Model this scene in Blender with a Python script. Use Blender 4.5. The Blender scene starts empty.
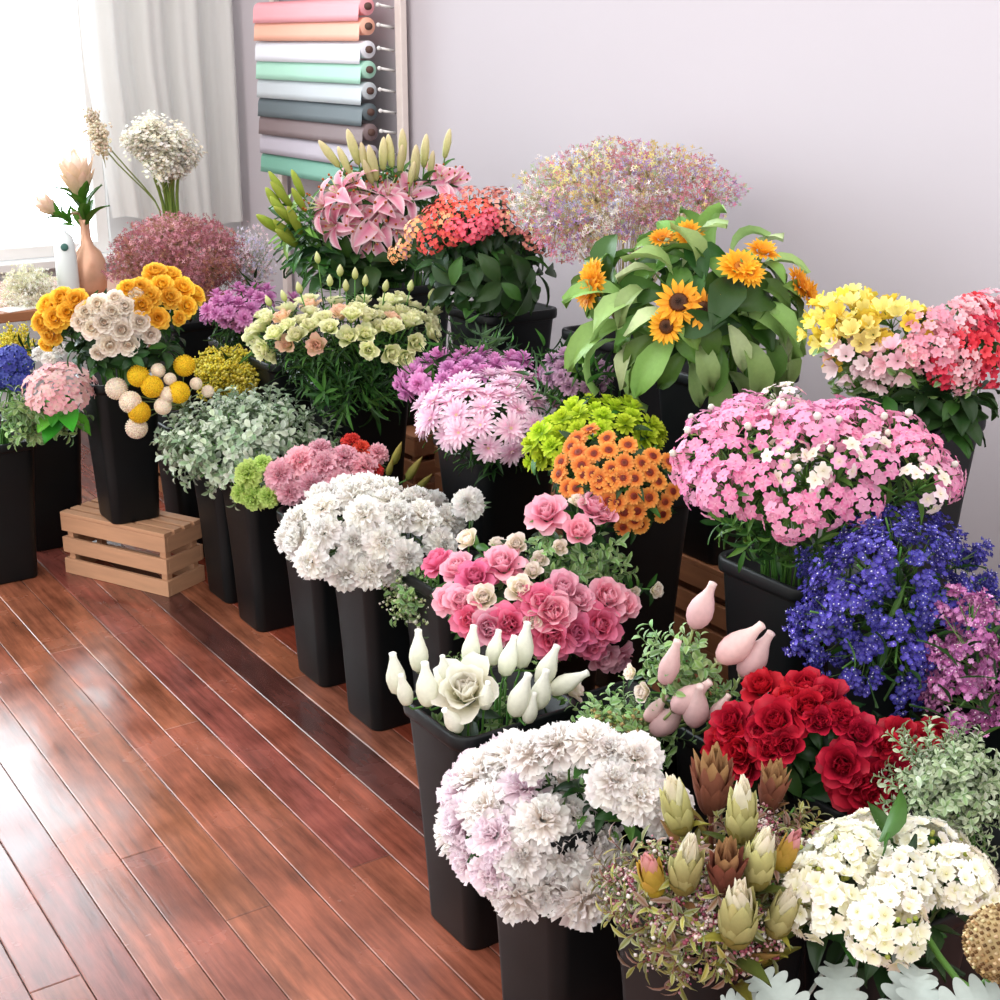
import bpy, math, random
from mathutils import Vector, Matrix, Euler, noise
R = random.Random(7)
SC = bpy.context.scene
COL = SC.collection
PI = math.pi
# ------------------------------------------------------------------ camera
F, HY, XV, HC = 1400.0, 40.0, -490.0, 1.6
PIT = math.atan((500-HY)/F)
AZ = math.atan((500-XV)/math.hypot(F, 500-HY))
cam = bpy.data.objects.new('camera', bpy.data.cameras.new('camera'))
COL.objects.link(cam)
cam.location = (0, 0, HC)
cam.rotation_euler = (PI/2-PIT, 0, -AZ)
cam.data.sensor_width = 36
cam.data.lens = F/1000*36
cam.data.clip_start = .05
SC.camera = cam
FW = Vector((math.sin(AZ)*math.cos(PIT), math.cos(AZ)*math.cos(PIT), -math.sin(PIT)))
RT = Vector((math.cos(AZ), -math.sin(AZ), 0))
UP = RT.cross(FW)
EYE = Vector((0, 0, HC))
def ray(x, y): return FW+RT*((x-500)/F)+UP*((500-y)/F)
def at_x(x, y, X):
    d = ray(x, y); return EYE+d*(X/d.x)
def at_y(x, y, Y):
    d = ray(x, y); return EYE+d*(Y/d.y)
def at_z(x, y, Z):
    d = ray(x, y); return EYE+d*((Z-HC)/d.z)
def proj(p):
    q = p-EYE; z = q.dot(FW)
    return 500+F*q.dot(RT)/z, 500-F*q.dot(UP)/z, z

# ------------------------------------------------------------------ colour and materials
def lin(c): return c/12.92 if c <= .04045 else ((c+.055)/1.055)**2.4
def C(h):
    h = h.lstrip('#'); return tuple(lin(int(h[i:i+2], 16)/255) for i in (0, 2, 4))
def mixc(a, b, t): return tuple(a[i]*(1-t)+b[i]*t for i in range(3))
def jit(c, r, a=.12):
    f = 1+r.uniform(-a, a); return tuple(max(0, min(1, x*f*(1+r.uniform(-a, a)*.35))) for x in c)
MATS = {}
def nodes(name):
    m = bpy.data.materials.new(name); m.use_nodes = True
    nt = m.node_tree; nt.nodes.clear()
    out = nt.nodes.new('ShaderNodeOutputMaterial'); b = nt.nodes.new('ShaderNodeBsdfPrincipled')
    nt.links.new(b.outputs[0], out.inputs[0])
    MATS[name] = m
    return m, nt, b, out
def plant_mat(name, rough=.55, trans=.25, var=.12, hue=.012):
    """colour from the mesh's own 'Col' pigment, small per-object variation, some light through the petal"""
    if name in MATS: return MATS[name]
    m, nt, b, out = nodes(name)
    N, L = nt.nodes.new, nt.links.new
    at = N('ShaderNodeAttribute'); at.attribute_name = 'Col'
    oi = N('ShaderNodeObjectInfo')
    hs = N('ShaderNodeHueSaturation')
    mr = N('ShaderNodeMapRange'); mr.inputs['To Min'].default_value = 1-var; mr.inputs['To Max'].default_value = 1+var*.5
    mh = N('ShaderNodeMapRange'); mh.inputs['To Min'].default_value = .5-hue; mh.inputs['To Max'].default_value = .5+hue
    nz = N('ShaderNodeTexNoise'); nz.inputs['Scale'].default_value = 120
    tc = N('ShaderNodeTexCoord'); L(tc.outputs['Object'], nz.inputs['Vector'])
    m2 = N('ShaderNodeMapRange'); m2.inputs['To Min'].default_value = .88; m2.inputs['To Max'].default_value = 1.1
    mu = N('ShaderNodeMath'); mu.operation = 'MULTIPLY'
    L(oi.outputs['Random'], mr.inputs['Value']); L(oi.outputs['Random'], mh.inputs['Value'])
    L(nz.outputs['Fac'], m2.inputs['Value']); L(mr.outputs[0], mu.inputs[0]); L(m2.outputs[0], mu.inputs[1])
    L(at.outputs['Color'], hs.inputs['Color']); L(mu.outputs[0], hs.inputs['Value']); L(mh.outputs[0], hs.inputs['Hue'])
    L(hs.outputs[0], b.inputs['Base Color'])
    b.inputs['Roughness'].default_value = rough
    b.inputs['Specular IOR Level'].default_value = .3
    if trans:
        t = N('ShaderNodeBsdfTranslucent'); L(hs.outputs[0], t.inputs['Color'])
        mx = N('ShaderNodeMixShader'); mx.inputs[0].default_value = trans
        L(b.outputs[0], mx.inputs[1]); L(t.outputs[0], mx.inputs[2]); L(mx.outputs[0], out.inputs[0])
    return m
def plain(name, col, rough=.5, metal=0, noise_s=30, amt=.12, spec=.5, bump=0, stretch=(1, 1, 1), trans=0):
    if name in MATS: return MATS[name]
    m, nt, b, out = nodes(name)
    N, L = nt.nodes.new, nt.links.new
    tc = N('ShaderNodeTexCoord'); mp = N('ShaderNodeMapping'); mp.inputs['Scale'].default_value = stretch
    nz = N('ShaderNodeTexNoise'); nz.inputs['Scale'].default_value = noise_s; nz.inputs['Detail'].default_value = 5
    L(tc.outputs['Object'], mp.inputs[0]); L(mp.outputs[0], nz.inputs['Vector'])
    mx = N('ShaderNodeMix'); mx.data_type = 'RGBA'
    mx.inputs[6].default_value = (*[c*(1-amt) for c in col], 1); mx.inputs[7].default_value = (*[min(1, c*(1+amt)) for c in col], 1)
    L(nz.outputs['Fac'], mx.inputs[0]); L(mx.outputs[2], b.inputs['Base Color'])
    b.inputs['Roughness'].default_value = rough; b.inputs['Metallic'].default_value = metal
    b.inputs['Specular IOR Level'].default_value = spec
    if bump:
        bp = N('ShaderNodeBump'); bp.inputs['Strength'].default_value = bump; bp.inputs['Distance'].default_value = .004
        L(nz.outputs['Fac'], bp.inputs['Height']); L(bp.outputs[0], b.inputs['Normal'])
    if trans:
        t = N('ShaderNodeBsdfTranslucent'); t.inputs[0].default_value = (*col, 1)
        ms = N('ShaderNodeMixShader'); ms.inputs[0].default_value = trans
        L(b.outputs[0], ms.inputs[1]); L(t.outputs[0], ms.inputs[2]); L(ms.outputs[0], out.inputs[0])
    return m

# ------------------------------------------------------------------ mesh builder
PROF = {
    'round': [.32, .72, .98, .95, .5], 'point': [.4, .85, 1, .68, .06], 'fan': [.22, .5, .8, 1, .92],
    'strap': [.55, .85, 1, .95, .45], 'leaf': [.15, .75, 1, .72, .04], 'lance': [.3, .9, .95, .6, .03],
    'oval': [.25, .85, 1, .85, .2], 'lobed': [.2, .5, .28, .8, .4, 1.0, .45, 1.0, .45, .85, .35, .6, .25, .1]}
def prof(name, t):
    p = PROF[name]; x = t*(len(p)-1); i = min(int(x), len(p)-2); f = x-i
    return p[i]*(1-f)+p[i+1]*f
class MB:
    def __init__(s): s.v = []; s.f = []; s.c = []
    def add(s, vs, fs, cs):
        b = len(s.v); s.v += vs; s.c += cs; s.f += [tuple(b+i for i in f) for f in fs]
    def petal(s, M, L, W, th0, th1, cup, pr, c0, c1, r, ruffle=0, ce=None, nl=4, nw=4, r0=0, z0=0, fold=0):
        """one petal or leaf: starts at r0 from the axis, climbs at th0 and ends at th1 degrees"""
        vs, cs, fs = [], [], []
        x, z = r0, z0; ph = r.uniform(0, 6.28)
        for i in range(nl+1):
            t = i/nl; th = math.radians(th0+(th1-th0)*t)
            if i:
                x += math.cos(th)*L/nl; z += math.sin(th)*L/nl
            w = W*prof(pr, t)*.5
            nx, nz = -math.sin(th), math.cos(th)
            for j in range(nw+1):
                q = 2*j/nw-1
                h = cup*w*q*q+fold*w*abs(q)
                if ruffle: h += ruffle*t*t*math.sin(q*5+ph+t*2)+r.uniform(-.3, .3)*ruffle*t*t
                e = 0 if not ruffle else r.uniform(-.4, .6)*ruffle*(t > .9)
                vs.append(M @ Vector((x+nx*h+math.cos(th)*e, q*w, z+nz*h+math.sin(th)*e)))
                c = mixc(c0, c1, t)
                if ce: c = mixc(c, ce, abs(q)**1.6*.8)
                cs.append(c)
        n = nw+1
        for i in range(nl):
            for j in range(nw):
                fs.append((i*n+j, i*n+j+1, (i+1)*n+j+1, (i+1)*n+j))
        s.add(vs, fs, cs)
    def ring(s, M, n, L, W, r0, z0, th0, th1, cup, pr, c0, c1, r, ruffle=0, ce=None, nl=4, nw=3, jt=6, off=None):
        o = r.uniform(0, 6.28) if off is None else off
        for k in range(n):
            a = o+2*PI*k/n+r.uniform(-.5, .5)*2*PI/n*.4
            l = L*r.uniform(.88, 1.1); j = r.uniform(-jt, jt)
            s.petal(M @ Matrix.Rotation(a, 4, 'Z'), l, W*r.uniform(.9, 1.1), th0+j, th1+j*1.5, cup, pr, jit(c0, r, .07), jit(c1, r, .07), r, ruffle, ce, nl, nw, r0, z0)
    def tube(s, pts, ra, col, rb=None, sides=6, col2=None):
        rb = ra if rb is None else rb; col2 = col2 or col
        vs, cs, fs = [], [], []; n = len(pts)
        for i, p in enumerate(pts):
            p = Vector(p); d = (Vector(pts[min(i+1, n-1)])-Vector(pts[max(i-1, 0)]))
            d = d.normalized() if d.length > 1e-9 else Vector((0, 0, 1))
            a = d.orthogonal().normalized() if i == 0 else (pa-d*pa.dot(d)).normalized()
            pa = a; b = d.cross(a); t = i/(n-1); rr = ra+(rb-ra)*t
            for k in range(sides):
                q = 2*PI*k/sides
                vs.append(p+(a*math.cos(q)+b*math.sin(q))*rr); cs.append(mixc(col, col2, t))
        for i in range(n-1):
            for k in range(sides):
                k2 = (k+1) % sides
                fs.append((i*sides+k, i*sides+k2, (i+1)*sides+k2, (i+1)*sides+k))
        fs.append(tuple(range(sides))[::-1]); fs.append(tuple((n-1)*sides+k for k in range(sides)))
        s.add(vs, fs, cs)
    def lathe(s, M, pr, sides=14, c0=(1, 1, 1), c1=None, ridge=0, nr=3, twist=0, cap=True):
        c1 = c1 or c0; vs, cs, fs = [], [], []; n = len(pr)
        for i, (rr, z) in enumerate(pr):
            for k in range(sides):
                a = 2*PI*k/sides; q = rr*(1+ridge*math.sin(nr*a+twist*z))
                vs.append(M @ Vector((q*math.cos(a), q*math.sin(a), z))); cs.append(mixc(c0, c1, i/(n-1)))
        for i in range(n-1):
            for k in range(sides):
                k2 = (k+1) % sides; fs.append((i*sides+k, i*sides+k2, (i+1)*sides+k2, (i+1)*sides+k))
        if cap:
            fs.append(tuple(range(sides))[::-1]); fs.append(tuple((n-1)*sides+k for k in range(sides)))
        s.add(vs, fs, cs)
    def ball(s, p, ra, col, r=None, seg=8, rings=5, bump=0, sq=1):
        p = Vector(p); vs, cs, fs = [], [], []
        for i in range(rings+1):
            t = PI*i/rings
            for k in range(seg):
                a = 2*PI*k/seg+(.5 if i % 2 else 0)*2*PI/seg
                q = ra*(1+(r.uniform(-bump, bump) if r else 0))
                vs.append(p+Vector((math.sin(t)*math.cos(a), math.sin(t)*math.sin(a), -math.cos(t)*sq))*q)
                cs.append(jit(col, r, .12) if r else col)
        for i in range(rings):
            for k in range(seg):
                k2 = (k+1) % seg; fs.append((i*seg+k, i*seg+k2, (i+1)*seg+k2, (i+1)*seg+k))
        s.add(vs, fs, cs)
    def dot(s, p, ra, col):
        p = Vector(p)
        o = [Vector(d)*ra for d in ((1, 0, 0), (-1, 0, 0), (0, 1, 0), (0, -1, 0), (0, 0, 1), (0, 0, -1))]
        s.add([p+d for d in o], [(0, 2, 4), (2, 1, 4), (1, 3, 4), (3, 0, 4), (2, 0, 5), (1, 2, 5), (3, 1, 5), (0, 3, 5)], [col]*6)
    def box(s, lo, hi, col=(1, 1, 1), bev=0):
        (a, b, c), (d, e, f) = lo, hi
        vs = [Vector(p) for p in ((a, b, c), (d, b, c), (d, e, c), (a, e, c), (a, b, f), (d, b, f), (d, e, f), (a, e, f))]
        s.add(vs, [(3, 2, 1, 0), (4, 5, 6, 7), (0, 1, 5, 4), (1, 2, 6, 5), (2, 3, 7, 6), (3, 0, 4, 7)], [col]*8)
    def mesh(s, name, smooth=True):
        me = bpy.data.meshes.new(name)
        me.from_pydata([tuple(v) for v in s.v], [], s.f)
        at = me.color_attributes.new('Col', 'FLOAT_COLOR', 'POINT')
        flat = []
        for c in s.c: flat += [c[0], c[1], c[2], 1]
        at.data.foreach_set('color', flat)
        if smooth: me.polygons.foreach_set('use_smooth', [True]*len(me.polygons))
        me.update(); return me
I4 = Matrix.Identity(4)
def facing(p, d, spin=0):
    """a matrix at p whose +Z looks along d"""
    return Matrix.Translation(p) @ Vector((0, 0, 1)).rotation_difference(Vector(d).normalized()).to_matrix().to_4x4() @ Matrix.Rotation(spin, 4, 'Z')
def obj(name, me, mat, parent=None, M=None, bevel=0):
    o = bpy.data.objects.new(name, me); COL.objects.link(o)
    if mat and not me.materials: me.materials.append(mat)
    if parent: o.parent = parent
    if M is not None: o.matrix_local = M
    if bevel:
        b = o.modifiers.new('soft_edge', 'BEVEL'); b.width = bevel; b.segments = 2; b.limit_method = 'ANGLE'
    return o
def tag(o, label=None, cat=None, group=None, kind=None):
    for k, v in (('label', label), ('category', cat), ('group', group), ('kind', kind)):
        if v: o[k] = v
    return o
def empty(name, loc, rz=0):
    o = bpy.data.objects.new(name, None); COL.objects.link(o); o.location = loc; o.rotation_euler.z = rz; o.empty_display_size = .05
    return o

# ------------------------------------------------------------------ flower library (unit: metre; +Z is where the flower faces)
def variants(fn, n, seed):
    return [fn(random.Random(seed*100+i)) for i in range(n)]
def rings(specs, seed, n=3, post=None, name='bloom'):
    out = []
    for i in range(n):
        r = random.Random(seed*100+i); mb = MB()
        for sp in specs: mb.ring(I4, *sp[:11], r, **(sp[11] if len(sp) > 11 else {}))
        if post: post(mb, r)
        out.append(mb.mesh(name))
    return out
def carnation(c0, c1, seed, k=1):
    f = dict(ruffle=.006*k, nl=4, nw=5, jt=12)
    return rings([(6, .018*k, .016*k, .002*k, .014*k, 84, 70, .2, 'fan', c0, c1, f), (9, .022*k, .019*k, .004*k, .011*k, 66, 50, .2, 'fan', c0, c1, f),
                  (11, .027*k, .021*k, .005*k, .008*k, 45, 25, .15, 'fan', c0, c1, f), (12, .030*k, .023*k, .006*k, .003*k, 22, 2, .1, 'fan', c0, c1, f),
                  (11, .030*k, .023*k, .006*k, 0, -2, -32, .1, 'fan', c0, c1, f)], seed)
def fluffy(c0, c1, seed, k=1):
    f = dict(ruffle=.0032*k, nl=4, nw=3, jt=13)
    return rings([(10, .018*k, .010*k, .002*k, .016*k, 84, 78, .2, 'fan', c0, c1, f), (14, .022*k, .011*k, .004*k, .012*k, 66, 54, .2, 'fan', c0, c1, f), (17, .026*k, .012*k, .005*k, .009*k, 48, 32, .2, 'fan', c0, c1, f),
                  (20, .029*k, .013*k, .005*k, .006*k, 30, 12, .15, 'fan', c0, c1, f), (20, .031*k, .013*k, .006*k, .003*k, 12, -8, .1, 'fan', c0, c1, f), (17, .031*k, .013*k, .006*k, 0, -10, -40, .1, 'fan', c0, c1, f)], seed)
def double_mum(c0, c1, seed, k=1):
    f = dict(nl=4, nw=2, jt=9)
    f = dict(nl=4, nw=3, jt=12, ruffle=.0022*k)
    return rings([(8, .016*k, .010*k, .001, .020*k, 80, 125, .5, 'round', c0, c1, f), (11, .022*k, .012*k, .003, .017*k, 70, 120, .5, 'round', c0, c1, f), (14, .028*k, .013*k, .004, .013*k, 60, 105, .5, 'round', c0, c1, f),
                  (17, .034*k, .014*k, .005, .009*k, 46, 82, .5, 'round', c0, c1, f), (19, .040*k, .015*k, .006, .005*k, 28, 56, .45, 'round', c0, c1, f),
                  (20, .044*k, .015*k, .006, .001*k, 8, 28, .4, 'round', c0, c1, f), (18, .044*k, .015*k, .006, -.003*k, -14, -6, .4, 'round', c0, c1, f),
                  (15, .042*k, .015*k, .006, -.006*k, -38, -45, .4, 'round', c0, c1, f)], seed)
def spray_daisy(c0, c1, seed, k=1):
    f = dict(nl=3, nw=2, jt=7)
    return rings([(10, .020*k, .007*k, .003*k, .005*k, 50, 42, .3, 'strap', c0, c1, f), (15, .029*k, .008*k, .004*k, .003*k, 24, 12, .3, 'strap', c0, c1, f),
                  (17, .033*k, .009*k, .004*k, .001*k, 6, -6, .3, 'strap', c0, c1, f)], seed)
def button(c0, c1, seed, k=1):
    f = dict(nl=3, nw=2, jt=9)
    return rings([(7, .009*k, .006*k, .001, .008*k, 85, 95, .4, 'round', c0, c1, f), (11, .013*k, .007*k, .002, .006*k, 58, 60, .4, 'round', c0, c1, f),
                  (14, .017*k, .007*k, .003, .003*k, 26, 20, .3, 'round', c0, c1, f), (14, .018*k, .008*k, .003, 0, -4, -18, .3, 'round', c0, c1, f)], seed)
def disc_mesh(c0, c1, ra, h, seed, n=60):
    out = []
    for i in range(3):
        r = random.Random(seed*50+i); mb = MB()
        mb.lathe(I4, [(ra, 0), (ra*.97, h*.6), (ra*.75, h), (ra*.4, h*1.05), (ra*.05, h*.9)], 14, c0, c1)
        for k in range(n):
            a = k*2.39996; q = ra*.93*math.sqrt(k/n)
            mb.dot((q*math.cos(a), q*math.sin(a), h*(1.05-.3*(q/ra)**2)), ra*.09, jit(mixc(c1, c0, q/ra), r, .25))
        out.append(mb.mesh('disc'))
    return out
def rose(c0, c1, seed, k=1, open_=1.0):
    out = []
    for i in range(4):
        r = random.Random(seed*100+i); mb = MB(); op = open_*r.uniform(.8, 1.15)
        f = dict(nl=5, nw=5, jt=4, ruffle=.0012*k)
        L = [(3, .030, .026, .003, .008, 88, 112, 1.0), (3, .034, .032, .006, .007, 86, 100, .9), (4, .037, .036, .009, .005, 82, 90-12*op, .8),
             (5, .040, .040, .011, .003, 74, 78-34*op, .65), (5, .041, .043, .012, .001, 60, 60-52*op, .5)]
        if op > .9: L.append((5, .040, .043, .012, -.001, 44, 14-40*op, .4))
        for n, l, w, r0, z0, a, b, cup in L:
            mb.ring(I4, n, l*k, w*k, r0*k, z0*k, a, b, cup, 'round', c0, c1, r, **f)
        out.append(mb.mesh('bloom'))
    return out
def net_bud(c0, c1, seed, k=1):
    out = []
    for i in range(3):
        r = random.Random(seed*100+i); mb = MB(); w = r.uniform(.78, .98)
        P = [(.004, 0), (.012, .006), (.018*w, .016), (.0205*w, .028), (.019*w, .040), (.0145*w, .051), (.0095, .060), (.0068, .068), (.0062, .076), (.0066, .080), (.003, .0815)]
        mb.lathe(I4, [(a*k, b*k) for a, b in P], 20, c0, c1, .035, 5, 45)
        out.append(mb.mesh('bud'))
    return out
def calyx(c0, c1, seed, k=1):
    return rings([(5, .022*k, .009*k, .004*k, -.002*k, 15, 70, .3, 'point', c0, c1, dict(nl=3, nw=2)), (5, .010*k, .012*k, .002*k, -.006*k, 10, 50, .3, 'round', c0, c1, dict(nl=3, nw=2))], seed, 2, name='calyx')
def ranunc(c0, c1, cm, seed, k=1):
    f = dict(nl=4, nw=4, jt=4)
    return rings([(5, .009*k, .010*k, .001, .010*k, 88, 125, .8, 'round', cm, cm, f), (7, .014*k, .014*k, .003*k, .008*k, 84, 108, .8, 'round', cm, c0, f), (8, .018*k, .018*k, .005*k, .006*k, 72, 88, .7, 'round', c0, c1, f),
                  (9, .023*k, .021*k, .006*k, .003*k, 52, 66, .6, 'round', c0, c1, f), (9, .026*k, .024*k, .006*k, .001*k, 30, 32, .5, 'round', c0, c1, f), (8, .026*k, .025*k, .006*k, -.002*k, 5, 0, .4, 'round', c0, c1, f)], seed)
def lisianthus(c0, c1, seed, k=1):
    f = dict(nl=5, nw=4, jt=6, ruffle=.0025*k)
    return rings([(4, .030*k, .024*k, .003*k, .004*k, 84, 92, .8, 'round', c0, c1, f), (5, .036*k, .031*k, .005*k, .002*k, 74, 64, .7, 'round', c0, c1, f), (5, .038*k, .034*k, .006*k, 0, 62, 32, .5, 'round', c0, c1, f)], seed)
def cluster(rh, rz, n, pet, L, W, cols, seed, eye=None, tilt=18, nv=3, pr='round', name='bloom', stalk=None, budf=0, budc=None, ce=None, low=-.15, pre=None):
    """a rounded head of small florets"""
    out = []
    for i in range(nv):
        r = random.Random(seed*100+i); mb = MB()
        if pre: pre(mb, r)
        for q in range(n):
            z = 1-(q+.5)/n*(1-low); a = q*2.39996+r.uniform(-.3, .3); s = math.sqrt(max(0, 1-z*z))
            d = Vector((s*math.cos(a), s*math.sin(a), z)); p = Vector((d.x*rh, d.y*rh, d.z*rz))*r.uniform(.82, 1.06)
            nd = (Vector((d.x/rh, d.y/rh, d.z/rz)).normalized()+Vector((r.uniform(-.3, .3), r.uniform(-.3, .3), r.uniform(0, .4)))).normalized()
            M = facing(p, nd, r.uniform(0, 6)); c = jit(r.choice(cols), r, .12)
            if stalk: mb.tube([(0, 0, -rz*.8), p*.5+Vector((0, 0, -rz*.25)), p], .0012, stalk, .0009, 4)
            if r.random() < budf:
                mb.ball(p, L*(.3 if pr == 'fan' else .5), jit(budc or c, r, .1), r, 6, 4); continue
            c1 = c; c0 = mixc(c, eye, .75) if eye else c
            o = r.uniform(0, 6)
            for k in range(pet):
                mb.petal(M @ Matrix.Rotation(o+2*PI*k/pet, 4, 'Z'), L*r.uniform(.85, 1.1), W, tilt+12, tilt-18, .25, pr, c0, c1, r, 0, ce, 2, 2, L*.08)
            if eye: mb.dot(M @ Vector((0, 0, L*.12)), L*.16, eye)
        out.append(mb.mesh(name))
    return out
def spray(L, nb, nd, dr, cols, scol, seed, spread=.6, name='bloom', nv=3, cup=False, eye=None, leafc=None, u0=.35, fz=.075):
    """a branching spray with tiny florets along its twigs"""
    out = []
    for i in range(nv):
        r = random.Random(seed*100+i); mb = MB()
        for b in range(nb):
            t = r.uniform(.0, .45)*L; a = b*2.39996; sp = spread*r.uniform(.5, 1.1)
            d = Vector((math.cos(a)*sp, math.sin(a)*sp, 1)).normalized(); ln = (L-t)*r.uniform(.7, 1.05)
            p0 = Vector((0, 0, t-L*.75)); p1 = p0+d*ln
            pm = (p0+p1)/2+Vector((r.uniform(-1, 1), r.uniform(-1, 1), 0))*L*.05
            mb.tube([p0, pm, p1], .0011, scol, .0007, 4)
            for q in range(nd):
                u = r.uniform(u0, 1.02); p = p0.lerp(p1, u)+Vector((r.gauss(0, 1), r.gauss(0, 1), r.gauss(0, .7)))*L*fz
                c = jit(r.choice(cols), r, .15)
                if cup:
                    M = facing(p, d+Vector((r.uniform(-.6, .6), r.uniform(-.6, .6), .2)), r.uniform(0, 6))
                    for k in range(4): mb.petal(M @ Matrix.Rotation(k*PI/2, 4, 'Z'), dr*1.5, dr*1.3, 70, 25, .3, 'fan', mixc(c, (1, 1, 1), .1), c, r, 0, None, 2, 2)
                    if eye and r.random() < .3: mb.dot(M @ Vector((0, 0, dr)), dr*.4, eye)
                else: mb.dot(p, dr*r.uniform(.6, 1.25), c)
            if leafc:
                for q in range(3):
                    p = p0.lerp(p1, r.uniform(.2, .9))
                    mb.petal(facing(p, Vector((r.uniform(-1, 1), r.uniform(-1, 1), .8)), r.uniform(0, 6)), L*.16, L*.035, 60, 20, .2, 'lance', leafc, leafc, r, 0, None, 2, 2)
        out.append(mb.mesh(name))
    return out
def leafset(n, L, W, cols, seed, z0=-.015, z1=-.13, th=(35, -10), pr='leaf', nv=3, fold=.25, name='foliage', r0=.003, up=0, wav=.03):
    """leaves growing from the upper stem, below the flower"""
    out = []
    for i in range(nv):
        r = random.Random(seed*100+i); mb = MB()
        for q in range(n):
            t = (q+r.random())/n; a = q*2.39996+r.uniform(-.4, .4); c = jit(r.choice(cols), r, .22); rf = wav*L; l = L*r.uniform(.65, 1.15)
            mb.petal(Matrix.Translation((0, 0, z0+(z1-z0)*t)) @ Matrix.Rotation(a, 4, 'Z'), l, W*l/L, th[0]+r.uniform(-22, 22)+up*(1-t), th[1]+r.uniform(-30, 25), .12, pr, mixc(c, (0, 0, 0), .12), c, r, rf, mixc(c, (0, 0, 0), .16), 6, 4, r0, 0, fold)
        out.append(mb.mesh(name))
    return out
G = dict(dark=[C('1f3a1c'), C('2a4a22'), C('35562a')], mid=[C('3f6b2c'), C('4f7d35'), C('34592a')], light=[C('6e9a44'), C('86ad55'), C('5a8438')],
         sage=[C('a3b894'), C('b9cbb0'), C('86a57a'), C('c6d3bf')], lime=[C('8aa52f'), C('9db545')], olive=[C('6f6a2c'), C('8c8038'), C('55602a')])
P = lambda n, **k: plant_mat(n, **k)
LEAFM = P('leaf_green', rough=.42, trans=.18, var=.25)
STEMM = P('stem_green', rough=.5, trans=0)
# kinds: name, description for labels, category, list of (part name, meshes, material), stem radius and colour, depth of the bloom behind the head point, radius
K = {}
def kind(key, name, cat, parts, sr=.0022, sc='4f7d35', size=.03):
    K[key] = dict(name=name, cat=cat, parts=parts, sr=sr, sc=C(sc), size=size)
fd = leafset(12, .06, .018, G['dark']+G['mid'], 1, pr='lance', z1=-.2)
fm = leafset(11, .065, .024, G['mid']+G['dark']+G['light'][:1], 2, z1=-.19)
fdark = leafset(11, .085, .036, G['dark'], 3, z1=-.2, th=(20, -35))
ffine = leafset(20, .055, .010, G['mid']+G['dark'], 4, pr='lance', z0=-.035, z1=-.2, th=(20, -25))
fgray = leafset(8, .06, .012, [C('7d9a74'), C('5f8058')], 5, pr='lance')
cal = calyx(C('5f8a3c'), C('7fa650'), 6); cals = calyx(C('6d8a4a'), C('9bb37a'), 7, .7)
PW = P('petal_soft', trans=.32, hue=.008); PM = P('petal_matte', rough=.7, trans=.35, hue=.008); PV = P('petal_velvet', rough=.5, trans=.15, var=.15, hue=.004)
def F_(m): return ('foliage', m, LEAFM)
kind('wcarn', 'carnation', 'flower', [('bloom', carnation(C('fcf4ea'), C('fffcf8'), 10, 1.22), PM), F_(fgray)], size=.036)
kind('pcarn', 'carnation', 'flower', [('bloom', carnation(C('f0a3b6'), C('fbc9d5'), 11, 1.18), PM), F_(fgray)], size=.036)
kind('lcarn', 'carnation', 'flower', [('bloom', carnation(C('b4d35c'), C('d2e68b'), 12, 1.12), PM), F_(fgray)], size=.034)
kind('rcarn', 'carnation', 'flower', [('bloom', carnation(C('d93a3e'), C('ef5a4a'), 13, .85), PM), F_(fgray)], size=.028)
kind('peony', 'chrysanthemum', 'flower', [('bloom', fluffy(C('fcefe4'), C('fffaf8'), 14, 1.42), PM), F_(fm)], size=.044)
kind('peonyp', 'chrysanthemum', 'flower', [('bloom', fluffy(C('f6dbe6'), C('fdeff5'), 15, 1.4), PM), F_(fm)], size=.044)
kind('daisyp', 'chrysanthemum', 'flower', [('bloom', spray_daisy(C('f2bfd9'), C('fbe3ef'), 16, 1.1), PM), ('disc', disc_mesh(C('e9bfd2'), C('e6d39a'), .007, .006, 17, 25), PV), F_(ffine)], size=.034)
kind('mauve', 'chrysanthemum', 'flower', [('bloom', button(C('cf74b8'), C('eaa9da'), 18, 1.5), PM), F_(ffine)], size=.026)
kind('dusky', 'chrysanthemum', 'flower', [('bloom', button(C('9b6b93'), C('d3adc8'), 19, 1.1), PM), F_(ffine)], size=.02)
kind('limebt', 'chrysanthemum', 'flower', [('bloom', button(C('a5c31e'), C('d3e63f'), 20, 1.45), PM), F_(fm)], size=.026)
kind('orange', 'chrysanthemum', 'flower', [('bloom', rings([(15, .0135, .0075, .006, .002, 18, 6, .3, 'round', C('d9641f'), C('f7ae57'), dict(nl=3, nw=2)), (15, .015, .008, .006, 0, 4, -10, .3, 'round', C('e07a2a'), C('f9b767'), dict(nl=3, nw=2))], 21), PM),
                                          ('disc', disc_mesh(C('a3321d'), C('5e2413'), .0085, .004, 22, 35), PV), F_(fd)], size=.021)
kind('rosew', 'rose', 'flower', [('bloom', rose(C('f3ecc9'), C('fcfaf0'), 23, 1.25), PW), ('calyx', cal, LEAFM), F_(fm)], size=.046)
kind('rosep', 'rose', 'flower', [('bloom', rose(C('f08fae'), C('fbc6d4'), 24, 1.0, .9), PW), ('calyx', cals, LEAFM), F_(fm)], size=.036)
kind('roseh', 'rose', 'flower', [('bloom', rose(C('e65a88'), C('f58fb0'), 25, 1.0, 1.1), PW), ('calyx', cals, LEAFM), F_(fm)], size=.038)
kind('rosec', 'rose', 'flower', [('bloom', rose(C('f3ecc6'), C('fbeee6'), 26, .8, .5), PW), ('calyx', cals, LEAFM), F_(fm)], size=.028)
kind('roser', 'rose', 'flower', [('bloom', rose(C('8a0b22'), C('c41d36'), 27, .86, .8), PV), ('calyx', cals, LEAFM), F_(fdark)], size=.034)
kind('budw', 'rosebud', 'flower', [('bud', net_bud(C('e8ead2'), C('fdfcf7'), 28, 1.1), PW), ('calyx', cals, LEAFM)], size=.02)
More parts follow.
